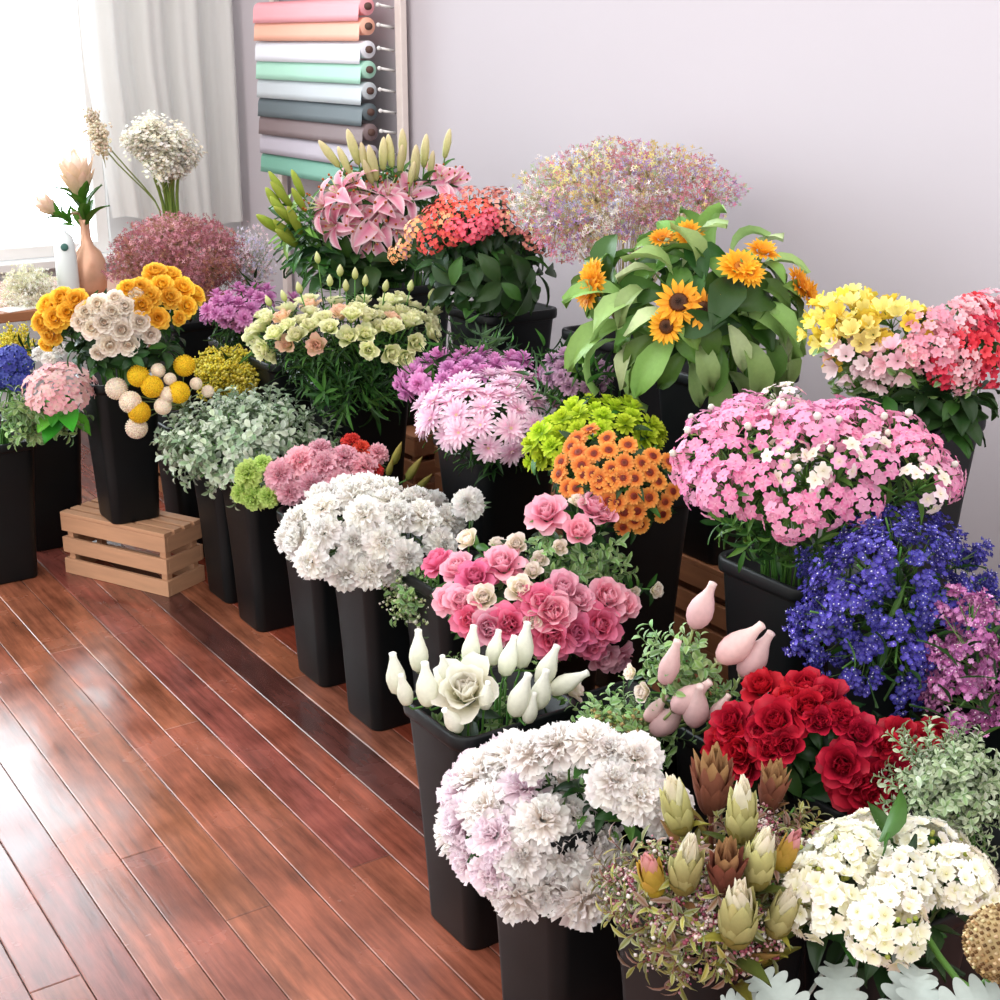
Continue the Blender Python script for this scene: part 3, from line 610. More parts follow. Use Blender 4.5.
# ------------------------------------------------------------------ the room
def struct(o): o['kind'] = 'structure'; return o
XW, YW = 2.68, 6.15
def floor():
    m, nt, b, out = nodes('varnished_boards'); N, L = nt.nodes.new, nt.links.new
    at = N('ShaderNodeAttribute'); at.attribute_name = 'Col'
    tc = N('ShaderNodeTexCoord'); mp = N('ShaderNodeMapping'); mp.inputs['Scale'].default_value = (14, 1.3, 1)
    L(tc.outputs['Object'], mp.inputs[0])
    g = N('ShaderNodeTexNoise'); g.inputs['Scale'].default_value = 3; g.inputs['Detail'].default_value = 7; g.inputs['Roughness'].default_value = .65; L(mp.outputs[0], g.inputs['Vector'])
    bl = N('ShaderNodeTexNoise'); bl.inputs['Scale'].default_value = 5; bl.inputs['Detail'].default_value = 5; L(tc.outputs['Object'], bl.inputs['Vector'])
    r1 = N('ShaderNodeMapRange'); r1.inputs['From Min'].default_value = .3; r1.inputs['From Max'].default_value = .7; r1.inputs['To Min'].default_value = .45; r1.inputs['To Max'].default_value = 1.4; L(g.outputs['Fac'], r1.inputs[0])
    r2 = N('ShaderNodeMapRange'); r2.inputs['From Min'].default_value = .3; r2.inputs['From Max'].default_value = .7; r2.inputs['To Min'].default_value = .6; r2.inputs['To Max'].default_value = 1.3; L(bl.outputs['Fac'], r2.inputs[0])
    mu = N('ShaderNodeMath'); mu.operation = 'MULTIPLY'; L(r1.outputs[0], mu.inputs[0]); L(r2.outputs[0], mu.inputs[1])
    vm = N('ShaderNodeVectorMath'); vm.operation = 'SCALE'; L(at.outputs['Color'], vm.inputs[0]); L(mu.outputs[0], vm.inputs['Scale'])
    L(vm.outputs[0], b.inputs['Base Color'])
    r3 = N('ShaderNodeMapRange'); r3.inputs['From Min'].default_value = .3; r3.inputs['From Max'].default_value = .7; r3.inputs['To Min'].default_value = .13; r3.inputs['To Max'].default_value = .32; L(bl.outputs['Fac'], r3.inputs[0])
    L(r3.outputs[0], b.inputs['Roughness']); b.inputs['Specular IOR Level'].default_value = .55
    bp = N('ShaderNodeBump'); bp.inputs['Strength'].default_value = .12; bp.inputs['Distance'].default_value = .004; L(g.outputs['Fac'], bp.inputs['Height']); L(bp.outputs[0], b.inputs['Normal'])
    r = random.Random(11); mb = MB(); w = .0936
    tones = [C('7f4636'), C('86493a'), C('8c4f3c'), C('7d433a'), C('85503f'), C('91553e')]
    k0 = -34
    for k in range(k0, 24):
        x0 = .562+.0936*k; x1 = x0+w
        if x0 > XW-.01: break
        x1 = min(x1, XW)
        y = -.6-r.uniform(0, 1)
        while y < YW:
            ln = r.uniform(2.6, 5.0)
            if k == 8 and y < 1: ln = 2.03-y
            y1 = min(y+ln, YW)
            c = jit(r.choice(tones), r, .07)
            if k == 8: c = C('522e29') if y > 1.9 else C('583430')
            if k in (10, 11): c = C('8a4230')
            g_, e = .0011, .0016
            t0, t1 = r.uniform(-.0005, .0005), r.uniform(-.0005, .0005)
            a0, a1, b0, b1 = x0+g_, x1-g_, y+g_, y1-g_
            V = [Vector(p) for p in ((a0, b0, -.006), (a1, b0, -.006), (a1, b1, -.006), (a0, b1, -.006), (a0, b0, -.0014), (a1, b0, -.0014), (a1, b1, -.0014), (a0, b1, -.0014),
                                     (a0+e, b0+e, t0), (a1-e, b0+e, t1), (a1-e, b1-e, t1), (a0+e, b1-e, t0))]
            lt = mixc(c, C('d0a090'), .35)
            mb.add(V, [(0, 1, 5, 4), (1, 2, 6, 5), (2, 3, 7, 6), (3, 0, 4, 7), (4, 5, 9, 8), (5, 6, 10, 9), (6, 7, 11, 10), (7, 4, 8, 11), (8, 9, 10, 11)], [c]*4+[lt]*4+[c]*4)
            y = y1
    mb.add([Vector(p) for p in ((-2.7, -1.6, -.007), (XW, -1.6, -.007), (XW, YW, -.007), (-2.7, YW, -.007))], [(0, 1, 2, 3)], [C('2a1512')]*4)
    struct(obj('floor', mb.mesh('floor', False), m))
floor()
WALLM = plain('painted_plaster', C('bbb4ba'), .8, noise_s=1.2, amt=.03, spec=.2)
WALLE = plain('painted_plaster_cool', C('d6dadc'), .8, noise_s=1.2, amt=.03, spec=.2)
TRIMM = plain('white_trim', C('e6e4e2'), .45, amt=.03)
mb = MB(); mb.box((XW, -1.2, 0), (XW+.12, YW+.12, 3.4)); struct(obj('wall_right', mb.mesh('wall_right', False), WALLM))
wx1 = at_y(101, 120, YW).x; wx0 = -1.5; wz0, wz1 = at_y(50, 258, YW).z, 3.15
mb = MB()
mb.box((wx1, YW, 0), (XW, YW+.12, 3.4)); mb.box((-2.6, YW, 0), (wx0, YW+.12, 3.4)); mb.box((wx0, YW, 0), (wx1, YW+.12, wz0)); mb.box((wx0, YW, wz1), (wx1, YW+.12, 3.4))
struct(obj('wall_back', mb.mesh('wall_back', False), WALLE))
mb = MB(); mb.box((XW-.015, -1.2, .001), (XW-.0005, YW-.02, .1)); struct(obj('baseboard_right', mb.mesh('baseboard_right', False), TRIMM, bevel=.003))
mb = MB(); mb.box((-2.6, YW-.016, .001), (XW-.02, YW-.0005, .1)); struct(obj('baseboard_back', mb.mesh('baseboard_back', False), TRIMM, bevel=.003))
wn = struct(empty('window_1', ((wx0+wx1)/2, YW+.06, wz0)))
hw = (wx1-wx0)/2-.001; H_ = wz1-wz0
mb = MB()
for lo, hi in (((-hw, -.03, .001), (hw, .03, .05)), ((-hw, -.03, H_-.05), (hw, .03, H_-.001)), ((-hw, -.03, .05), (-hw+.05, .03, H_-.05)), ((hw-.05, -.03, .05), (hw, .03, H_-.05)), ((-.025, -.025, .05), (.025, .025, H_-.05))): mb.box(lo, hi)
struct(obj('window_frame', mb.mesh('window_frame', False), TRIMM, wn))
gm, nt, b, out = nodes('window_glass')
tr = nt.nodes.new('ShaderNodeBsdfTransparent'); gl = nt.nodes.new('ShaderNodeBsdfGlossy'); gl.inputs['Roughness'].default_value = .02
fr = nt.nodes.new('ShaderNodeFresnel'); ms = nt.nodes.new('ShaderNodeMixShader')
nt.links.new(fr.outputs[0], ms.inputs[0]); nt.links.new(tr.outputs[0], ms.inputs[1]); nt.links.new(gl.outputs[0], ms.inputs[2]); nt.links.new(ms.outputs[0], out.inputs[0])
for s in (-1, 1):
    mb = MB(); a, c = sorted((s*.025, s*(hw-.05))); mb.box((a, -.003, .05), (c, .003, H_-.05)); struct(obj('window_pane', mb.mesh('window_pane', False), gm, wn))
mb = MB(); mb.box((wx0-.03, YW-.09, wz0-.035), (wx1+.03, YW-.0005, wz0)); struct(obj('trim_1', mb.mesh('trim_1', False), TRIMM, bevel=.004))
# sheer curtain
cm, nt, b, out = nodes('sheer_cloth')
b.inputs['Base Color'].default_value = (.86, .85, .83, 1); b.inputs['Roughness'].default_value = .9; b.inputs['Specular IOR Level'].default_value = .1
wv = nt.nodes.new('ShaderNodeTexWave'); wv.inputs['Scale'].default_value = 260; bp = nt.nodes.new('ShaderNodeBump'); bp.inputs['Strength'].default_value = .05
nt.links.new(wv.outputs['Fac'], bp.inputs['Height']); nt.links.new(bp.outputs[0], b.inputs['Normal'])
tl = nt.nodes.new('ShaderNodeBsdfTranslucent'); tl.inputs[0].default_value = (.9, .9, .88, 1); tp = nt.nodes.new('ShaderNodeBsdfTransparent')
m1 = nt.nodes.new('ShaderNodeMixShader'); m1.inputs[0].default_value = .4; m2 = nt.nodes.new('ShaderNodeMixShader'); m2.inputs[0].default_value = .12
nt.links.new(b.outputs[0], m1.inputs[1]); nt.links.new(tl.outputs[0], m1.inputs[2]); nt.links.new(m1.outputs[0], m2.inputs[1]); nt.links.new(tp.outputs[0], m2.inputs[2]); nt.links.new(m2.outputs[0], out.inputs[0])
ca, cb = at_y(90, 120, YW-.08).x, at_y(236, 120, YW-.08).x
mb = MB(); nx, nz = 60, 26; vs = []; fs = []
for i in range(nz+1):
    t = i/nz; z = 3.2-t*(3.2-.86)
    for j in range(nx+1):
        q = j/nx
        g = max(0, t-.72)/.28     # the lower end is gathered towards the corner
        x = ca+(cb-ca)*(q*(1-.0*g)+.10*g*(1-q))
        yy = YW-.10+.028*math.sin(q*24+t*.8)+.014*math.sin(q*55+2)+.02*g*math.sin(q*9)
        zz = z-.06*g*q+.012*g*math.sin(q*14)
        vs.append(Vector((x, yy, zz)))
for i in range(nz):
    for j in range(nx): fs.append((i*(nx+1)+j, i*(nx+1)+j+1, (i+1)*(nx+1)+j+1, (i+1)*(nx+1)+j))
mb.add(vs, fs, [(1, 1, 1)]*len(vs))
tag(obj('curtain', mb.mesh('curtain'), cm), 'sheer white curtain gathered beside the bright window', 'curtain')
# paper roll rack on the right wall
XR = XW-.075
pl, pr_ = at_x(270, 60, XR), at_x(383, 60, XR)
ya, yb = pl.y, pr_.y
rack = empty('paper_rack', (XW-.031, (ya+yb)/2, 0)); tag(rack, 'pale wooden wall rack with pegs holding coloured paper rolls', 'rack')
RACKM = plain('pale_wood', C('dccfca'), .55, amt=.1, noise_s=20)
for nm, yy in (('upright', ya+.03), ('upright', yb-.055)):
    mb = MB(); mb.box((-.012, yy-.022-(ya+yb)/2, .001), (.0135, yy+.022-(ya+yb)/2, 2.1)); obj(nm, mb.mesh(nm, False), RACKM, rack, bevel=.003)
rolls = [(-8, 'c9a8b4', 'dusty pink paper roll at the top of the wall rack', 'e7a9bb'), (24, '', 'pink paper roll below the topmost roll on the wall rack', 'f0a3ac'), (43, '', 'peach paper roll under the pink roll on the wall rack', 'f2b39c'),
         (65, '', 'white paper roll under the peach roll on the wall rack', 'e3e3ec'), (84, '', 'mint green paper roll on the wall rack', 'a9d8c4'), (104, '', 'light grey paper roll under the mint roll on the rack', 'bfc6cc'),
         (124, '', 'dark slate paper roll on the wall rack', '5b666c'), (143, '', 'brown paper roll under the dark slate roll on the rack', '7d6a6c'), (163, '', 'lilac grey paper roll near the bottom of the wall rack', 'b4acb8'), (183, '', 'teal green paper roll at the bottom of the wall rack', '6fa693')]
for yy, _h, lab, colr in rolls:
    p = at_x(320, yy-16, XR-.05); z = p.z; L_ = (ya-yb)-.05
    t = empty('paper_roll', (XR-.045, (ya+yb)/2, z)); tag(t, lab, 'paper roll', 'paper rolls on the wall rack')
    pm = plain('paper_'+colr, C(colr), .6, amt=.05, noise_s=8)
    mb = MB(); rot = Matrix.Rotation(PI/2, 4, 'X')
    mb.lathe(rot, [(.030, -L_/2), (.031, -L_/2+.002), (.031, L_/2-.002), (.030, L_/2)], 18)
    # the loose end of the sheet hangs down the front of the roll
    pts = [(-.0312*math.cos(a), .0312*math.sin(a)) for a in (1.2, .6, 0)]+[(-.033, -.026), (-.036, -.05)]
    vs = []
    for (px_, pz_) in pts:
        for s in (-1, 1): vs.append(Vector((px_-.001, s*(L_/2-.004), pz_)))
    for (px_, pz_) in pts:
        for s in (-1, 1): vs.append(Vector((px_+.0002, s*(L_/2-.004), pz_)))
    n_ = len(pts); fs = [(2*i, 2*i+1, 2*i+3, 2*i+2) for i in range(n_-1)]+[(2*n_+2*i, 2*n_+2*i+2, 2*n_+2*i+3, 2*n_+2*i+1) for i in range(n_-1)]+[(2*n_-2, 2*n_-1, 4*n_-1, 4*n_-2)]
    mb.add(vs, fs, [(1, 1, 1)]*len(vs)); obj('paper', mb.mesh('paper'), pm, t)
    mb = MB(); mb.lathe(rot, [(.013, -L_/2-.012), (.013, L_/2+.012)], 12); obj('core', mb.mesh('core'), plain('card_core', C('5a4038'), .7), t)
    for s, yq in ((1, ya), (-1, yb)):
        mb = MB(); y_ = yq+s*.005-(ya+yb)/2
        mb.tube([(.0, y_, z-.005), (-.06, y_, z+.005)], .005, (1, 1, 1), .005, 8); mb.ball((-.063, y_, z+.005), .008, (1, 1, 1))
        obj('peg', mb.mesh('peg'), TRIMM, rack)
# table under the window
tt = empty('display_table', (1.50, 5.42, 0)); tag(tt, 'low brown wooden table by the window holding vases', 'table')
mb = MB(); mb.box((-.62, -.36, .645), (.62, .36, .68)); obj('tabletop', mb.mesh('tabletop', False), WOODM2, tt, bevel=.004)
for sx in (-1, 1):
    for sy in (-1, 1):
        mb = MB(); mb.box((sx*.57-.025, sy*.31-.025, 0), (sx*.57+.025, sy*.31+.025, .6448)); obj('leg', mb.mesh('leg', False), WOODM2, tt, bevel=.003)
COPM = plain('copper_glaze', C('d9a88c'), .3, .35, noise_s=16, amt=.3)
PORM = plain('white_glaze', C('dfe6e6'), .25, noise_s=10, amt=.05)
DARKM = plain('dark_opening', C('3f6a62'), .7)
BRNM = plain('brown_glaze', C('8a5648'), .4, noise_s=18, amt=.25)
def vase(name, x, y, z, pr, mat, label, cat, parts=()):
    t = empty(name, (x, y, z)); tag(t, label, cat)
    mb = MB(); mb.lathe(I4, pr, 24, cap=False); mb.lathe(I4, [(pr[0][0], .0005), (.001, .001)], 24, cap=False)
    o = obj('vessel', mb.mesh('vessel'), mat, t); s = o.modifiers.new('wall', 'SOLIDIFY'); s.thickness = .004; s.offset = -1
    return t
pc = at_y(88, 262, 5.25)
vase('copper_vase', pc.x, 5.25, .68, [(.05, 0), (.062, .03), (.066, .08), (.064, .13), (.05, .165), (.026, .19), (.019, .22), (.018, .27), (.022, .285)], COPM, 'copper coloured bottle vase holding the pale protea', 'vase')
pwv = at_y(67, 270, 5.2)
tv = vase('white_vase', pwv.x, 5.2, .68, [(.035, 0), (.04, .02), (.04, .12), (.038, .20), (.03, .235), (.012, .25), (.010, .258)], PORM, 'small white ceramic vase with a dark round opening beside the copper vase', 'vase')
mb = MB(); mb.lathe(facing(Vector((0, -.0405, .2))-Vector((.012, -.004, 0)), (-.25, -1, .1)), [(.001, .004), (.012, .004), (.014, 0), (.0125, -.002)], 14); obj('opening', mb.mesh('opening'), DARKM, tv)
pbv = at_y(172, 222, 5.4)
vase('brown_pot', pbv.x, 5.4, .68, [(.06, 0), (.075, .03), (.085, .12), (.09, .2), (.09, pbv.z-.68), (.095, pbv.z-.67)], BRNM, 'brown glazed pot holding the cream stems by the curtain', 'pot')
pp = at_y(22, 324, 5.08)
mb = MB(); mb.box((-.06, -.045, .0), (.06, .045, .003)); o = obj('paper_card', mb.mesh('paper_card', False), plain('white_card', C('eceae8'), .6)); o.location = (pp.x, 5.12, .6805); o.rotation_euler.z = .3
tag(o, 'white paper card lying on the table edge by the window', 'card')

# ------------------------------------------------------------------ light
w = bpy.data.worlds.new('daylight'); SC.world = w; w.use_nodes = True; nt = w.node_tree; nt.nodes.clear(); N, L = nt.nodes.new, nt.links.new
out = N('ShaderNodeOutputWorld'); bg = N('ShaderNodeBackground'); L(bg.outputs[0], out.inputs[0])
tc = N('ShaderNodeTexCoord'); dt = N('ShaderNodeVectorMath'); dt.operation = 'DOT_PRODUCT'; L(tc.outputs['Generated'], dt.inputs[0])
dt.inputs[1].default_value = Vector((-.12, .97, .15)).normalized()
mr = N('ShaderNodeMapRange'); mr.interpolation_type = 'SMOOTHSTEP'; mr.inputs['From Min'].default_value = .78; mr.inputs['From Max'].default_value = .90; mr.inputs['To Min'].default_value = .0; mr.inputs['To Max'].default_value = 11.0
L(dt.outputs['Value'], mr.inputs[0])
d2 = N('ShaderNodeVectorMath'); d2.operation = 'DOT_PRODUCT'; L(tc.outputs['Generated'], d2.inputs[0]); d2.inputs[1].default_value = Vector((-.55, -.25, .8)).normalized()
r2 = N('ShaderNodeMapRange'); r2.interpolation_type = 'SMOOTHSTEP'; r2.inputs['From Min'].default_value = -.4; r2.inputs['From Max'].default_value = 1; r2.inputs['To Min'].default_value = .2; r2.inputs['To Max'].default_value = 2.3
L(d2.outputs['Value'], r2.inputs[0])
ad = N('ShaderNodeMath'); L(mr.outputs[0], ad.inputs[0]); L(r2.outputs[0], ad.inputs[1]); L(ad.outputs[0], bg.inputs['Strength'])
cr = N('ShaderNodeMix'); cr.data_type = 'RGBA'; cr.inputs[6].default_value = (1.0, .98, .965, 1); cr.inputs[7].default_value = (.84, .95, 1.0, 1)
L(mr.outputs[0], cr.inputs[0]); L(cr.outputs[2], bg.inputs[0])
SC.view_settings.view_transform = 'Standard'; SC.view_settings.look = 'None'; SC.view_settings.exposure = .12; SC.view_settings.gamma = 1
# ------------------------------------------------------------------ crates and buckets of the display
crate(1.337, 4.046, 0, 'pale wooden slatted crate on the floor under the yellow ranunculus bucket', .43, .165, .19, math.atan2(.38, -.19))
CZ = .2125
midx, backx = 1.87, 2.27
for y, lab in ((1.27, 'pink statice'), (1.74, 'pink sweet william'), (2.29, 'lime and orange chrysanthemum'), (2.80, 'pale pink daisy'), (3.52, 'pale yellow lisianthus'), (4.2, 'mauve chrysanthemum'), (4.72, 'dusty pink baby breath')):
    crate(midx, y, 0, 'brown wooden crate on the floor under the %s bucket' % lab, .43, .3, .2, PI/2, WOODM2)
for y, lab in ((1.85, 'alstroemeria'), (2.36, 'sunflower'), (2.83, 'rainbow baby breath'), (3.30, 'coral kalanchoe'), (3.85, 'pink lily')):
    crate(backx, y, 0, 'lower brown crate of the two stacked under the %s bucket' % lab, .43, .3, .2, PI/2, WOODM2)
    crate(backx, y, CZ+.0005, 'upper brown crate of the two stacked under the %s bucket' % lab, .43, .3, .2, PI/2, WOODM2)
Z1, Z2 = CZ+.001, 2*CZ+.002
def B(x, y, z, s, **k): return bucket(x, y, z, 'black plastic bucket holding %s' % s, **k)
b1 = B(1.56, 3.74, 0, 'sage green foliage right of the pale crate', w=.22, d=.22)
b2 = B(1.55, 3.49, 0, 'lime and pink carnations on the floor', w=.22, d=.22)
b3 = B(1.535, 3.07, 0, 'white carnations, farther from the white rosebuds', w=.22, d=.22)
b4 = B(1.53, 2.78, 0, 'white carnations, next to the berry sprigs', w=.22, d=.22)
b4b = B(1.585, 2.53, 0, 'small berry sprigs behind the white rosebuds', w=.22, d=.22)
b5 = B(1.27, 1.925, 0, 'white rosebuds, open rim facing the floor', w=.265, d=.22, h=.46)
b6 = B(1.215, 1.60, 0, 'blush white chrysanthemums at the front', w=.24, d=.24)
b6b = B(1.50, 1.82, 0, 'budded green sprigs behind the blush chrysanthemums', w=.2, d=.2, h=.42)
b7 = B(1.22, 1.27, 0, 'proteas and wax flowers at the front', w=.23, d=.23, h=.43)
b8 = B(1.43, 1.13, 0, 'white stock at the front right', w=.2, d=.2)
bpr = B(1.585, 2.21, 0, 'pink roses', w=.22, d=.22)
bpb = B(1.60, 1.70 -.09, 0, 'pointed pink rosebuds', w=.2, d=.2)
brr = B(1.62, 1.39, 0, 'red roses', w=.21, d=.21)
bgf = B(1.60, 1.165, 0, 'silvery green foliage', w=.2, d=.2)
bcr = B(1.60, 4.16, 0, 'yellow and cream billy buttons', w=.22, d=.22)
byr = B(1.337, 4.046, .2035, 'yellow and cream ranunculus on the pale crate', w=.21, d=.21, h=.44)
bms = B(midx, 1.27, Z1, 'pink statice', w=.22, d=.22)
bst = B(midx, 1.505, Z1, 'violet statice', w=.22, d=.22)
bwi = B(midx-.01, 1.745, Z1, 'pink sweet william on a brown crate', w=.24, d=.24)
bor = B(midx, 2.29, Z1, 'lime and orange chrysanthemums on a brown crate', w=.24, d=.24)
bmu = B(midx, 2.80, Z1, 'pale pink daisy chrysanthemums on a brown crate', w=.25, d=.25)
bli = B(midx, 3.52, Z1, 'pale yellow lisianthus on a brown crate', w=.25, d=.25)
bso = B(1.84, 3.93, Z1, 'yellow goldenrod', w=.2, d=.2)
bmm = B(midx, 4.25, Z1, 'mauve chrysanthemums at the far end', w=.24, d=.24)
bbu = B(midx-.03, 4.72, Z1, 'dusty pink baby breath at the far end', w=.24, d=.24)
bal = B(backx-.04, 1.85, Z2, 'alstroemeria against the wall', w=.26, d=.26)
bsu = B(backx-.05, 2.36, Z2, 'sunflowers', w=.26, d=.26)
bgy = B(backx+.02, 2.83, Z2, 'rainbow baby breath against the wall', w=.25, d=.25)
bka = B(backx-.05, 3.30, Z2, 'coral kalanchoe', w=.25, d=.25)
bly = B(backx-.05, 3.85, Z2, 'pink lilies', w=.25, d=.25)
bl0 = B(1.0, 4.29, 0, 'leafy green sprigs at the far left edge', w=.24, d=.24)
bl1 = B(1.22, 4.52, 0, 'the pink hydrangea beside the pale crate', w=.24, d=.24)

DESC = {}
def D_(bunch, **k):
    for a, b in k.items(): DESC[(a, bunch)] = (b, bunch)
# ---- white carnations (two buckets side by side)
n = 'the white carnation buckets'; D_(n, wcarn='ruffled white carnation')
scatter('wcarn', [(280, 525), (296, 490), (330, 474), (380, 482), (420, 496), (458, 502), (470, 535), (445, 556), (412, 566), (405, 595), (370, 604), (335, 602), (308, 570), (284, 548)], 1.5, [b3, b4], n, .058, pad=.012, dmax=.16)
spots([('wcarn', 468, 503, .85)], 1.66, b4b, n)
# ---- lime, pink and red carnations
n = 'the pink carnation bucket'; D_(n, lcarn='lime green carnation', pcarn='soft pink carnation', rcarn='small red carnation', gladbud='olive green pointed bud')
spots([('lcarn', 247, 473, .95), ('lcarn', 252, 499, .9), ('lcarn', 240, 494, .8), ('lcarn', 268, 497, .75), ('lcarn', 262, 462, .6),
       ('pcarn', 280, 474, 1), ('pcarn', 300, 460, 1), ('pcarn', 324, 463, 1), ('pcarn', 345, 456, .9), ('pcarn', 365, 466, .95), ('pcarn', 312, 485, 1), ('pcarn', 338, 482, 1), ('pcarn', 290, 492, .9), ('pcarn', 355, 487, .9), ('pcarn', 320, 448, .8), ('pcarn', 378, 452, .7),
       ('rcarn', 352, 440, .9), ('rcarn', 362, 447, .8), ('rcarn', 376, 470, .7), ('gladbud', 393, 463, .75, (.3, .8, .2)), ('gladbud', 408, 478, .8, (.5, .8, .1)), ('gladbud', 388, 474, .6, (.2, .8, .3)), ('gladbud', 417, 490, .7, (.6, .7, .1))], 1.62, b2, n, box=(228, 428, 425, 520), dmax=.15)
# ---- sage foliage
n = 'the sage foliage bucket'; D_(n, sage='pale sage green leafy sprig')
scatter('sage', [(160, 418), (185, 400), (235, 392), (300, 398), (348, 408), (352, 438), (300, 462), (262, 462), (240, 490), (215, 502), (192, 484), (163, 446)], 1.56, [b1, b2], n, .052, pad=.03, dmax=.18, low=-.5)
# ---- berry sprigs
n = 'the bucket behind white rosebuds'; D_(n, wfill='pale berried green sprig')
scatter('wfill', [(386, 590), (400, 566), (430, 560), (452, 580), (465, 610), (445, 628), (405, 630)], 1.53, b4b, n, .035, pad=.03, low=-.5)
# ---- white rosebuds
n = 'the white rosebud bucket'; D_(n, budw='white long-necked rosebud', rosew='open white rose', budp='blush tipped rosebud')
up_ = (0, 1, .1)
spots([('budw', 398, 690, .95, (-.1, 1, .1)), ('budw', 419, 668, .95, (0, 1, 0)), ('budw', 428, 702, 1.0, (-.05, 1, .1)), ('budw', 407, 702, .75, (-.15, 1, .2)), ('budw', 458, 728, .8, (-.35, .8, .5)), ('budw', 470, 662, .9, (.1, 1, 0)), ('budw', 492, 662, .8, (.2, 1, 0)), ('budw', 505, 672, .9, (.25, 1, 0)), ('budw', 521, 664, 1.0, (.15, 1, -.1)),
       ('budw', 515, 712, 1.0, (.3, 1, .1)), ('budw', 541, 682, .95, (.4, 1, 0)), ('budw', 538, 705, .9, (.2, 1, .1)), ('rosew', 466, 692, 1.15, (-.1, .9, .7), 'large open white rose in the white rosebud bucket'), ('budw', 553, 690, .9, (.9, .55, .1)), ('rosec', 572, 690, .8, (.9, .35, .1), 'half open blush rose leaning over the white rosebud bucket rim'), ('budw', 485, 706, .7, (.1, 1, .3)), ('budw', 446, 683, .7, (-.1, 1, .1)), ('budw', 528, 720, .7, (.2, 1, .1))],
      1.27, b5, n, box=(385, 655, 590, 745), dmax=.12)
D_(n, lgreen='small green leafy sprig', rosec='blush rose')
spots([('lgreen', 495, 705, .7), ('lgreen', 478, 712, .7), ('lgreen', 440, 700, .7), ('lgreen', 535, 690, .7), ('lgreen', 505, 660, .7), ('lgreen', 440, 690, .5), ('lgreen', 480, 718, .5), ('lgreen', 500, 690, .5), ('lgreen', 460, 650, .45), ('lgreen', 545, 650, .5), ('lgreen', 525, 695, .45), ('lgreen', 487, 730, .45)], 1.31, b5, n, box=(400, 670, 580, 740), dmax=.1, pad=.02)
# ---- blush chrysanthemums
n = 'the blush mum bucket'; D_(n, peony='creamy white double chrysanthemum', peonyp='blush pink double chrysanthemum')
pk = lambda x, y: 'peonyp' if x < 490+R.uniform(-40, 60) and R.random() < .75 else 'peony'
scatter(['peony'], [(438, 822), (448, 778), (500, 745), (550, 738), (600, 765), (640, 795), (646, 840), (620, 885), (588, 916), (545, 916), (505, 904), (478, 872), (444, 852)], 1.17, b6, n, .043, dmax=.15, up=.15, pick=pk)
spots([('peony', 590, 738, .8), ('peony', 555, 742, .8), ('peony', 530, 752, .8), ('peony', 637, 757, .85), ('peony', 615, 780, .85), ('peony', 640, 795, .8), ('peony', 668, 808, .85), ('peony', 695, 815, .7), ('peony', 610, 750, .7)], 1.20, b6, n, box=(500, 720, 715, 900), dmax=.12)
# ---- proteas and fillers
n = 'the protea bucket'; D_(n, prot='cream tipped protea bud', protp='pink tipped protea bud', protb='brown conebush bud', leuca='yellow green conebush sprig', wax='pinkish white wax flower spray')
spots([('prot', 684, 880, .95, (.1, 1, .3)), ('protp', 654, 885, .85, (-.2, 1, .3)), ('prot', 737, 930, 1.15, (0, 1, .35)), ('prot', 757, 875, .95, (.1, 1, .2)), ('prot', 741, 828, .95, (0, 1, .1)), ('prot', 680, 820, .95, (-.2, 1, .2)), ('protp', 782, 862, .75, (.4, 1, .1)), ('protb', 712, 800, 1.05, (0, 1, 0)), ('protb', 725, 880, .9, (0, 1, .2)), ('prot', 778, 925, .85, (.2, 1, .3)),
       ('protb', 770, 800, .8, (.1, 1, 0)),
       ('leuca', 620, 870, .8), ('leuca', 605, 890, .7), ('leuca', 650, 850, .8), ('leuca', 640, 920, .9), ('leuca', 690, 935, .9), ('leuca', 720, 860, .8), ('leuca', 770, 840, .8), ('leuca', 800, 800, .7), ('leuca', 700, 960, .9), ('leuca', 760, 960, .9), ('leuca', 665, 965, .8), ('leuca', 800, 900, .8), ('leuca', 735, 800, .7), ('leuca', 820, 815, .6), ('leuca', 590, 885, .6),
       ('wax', 650, 945, .9), ('wax', 735, 985, .9), ('wax', 700, 915, .9), ('wax', 770, 940, .9), ('wax', 620, 900, .8), ('leuca', 660, 985, 1), ('leuca', 720, 985, 1), ('leuca', 680, 950, 1), ('leuca', 635, 900, .9), ('leuca', 740, 890, .9), ('leuca', 780, 880, .8), ('leuca', 655, 865, .9), ('wax', 610, 885, .7), ('wax', 700, 850, .8), ('wax', 660, 850, .7), ('wax', 715, 900, .8), ('wax', 670, 920, .8), ('wax', 780, 820, .8), ('wax', 810, 835, .7), ('wax', 700, 950, .8), ('wax', 755, 900, .7), ('wax', 725, 970, .8), ('wax', 640, 880, .7), ('wax', 760, 800, .7), ('wax', 690, 990, .8), ('wax', 640, 960, .7)],
      1.20, b7, n, box=(582, 772, 832, 985), dmax=.16, pad=.02)
# ---- white stock, dusty miller, seed head
n = 'the white stock bucket'; D_(n, stock='white stock flower head')
scatter('stock', [(766, 910), (785, 870), (808, 842), (850, 815), (900, 806), (960, 815), (1004, 835), (1004, 885), (955, 890), (938, 930), (915, 948), (880, 960), (830, 962), (792, 945)], 1.36, b8, n, .066, pad=.02, dmax=.16, inner=.25, lump=.34)
DMM = plain('felted_grey_leaf', C('a3aca7'), .8, amt=.12, noise_s=60, spec=.15)
PROF['lobe5'] = [(.30+.70*math.sin(PI*min(1, .08+.9*i/60))**.7)*(.42+.58*abs(math.sin(PI*5.5*(i/60)**1.1))**.55) for i in range(61)]
dm = variants(lambda r: (lambda m: (m.petal(I4, .15, .105, 50, -10, .22, 'lobe5', C('8f9a94'), C('b4bdb8'), r, 0, C('c6cdc9'), 60, 8, .004, 0, .3), m)[1].mesh('blade'))(MB()), 3, 96)
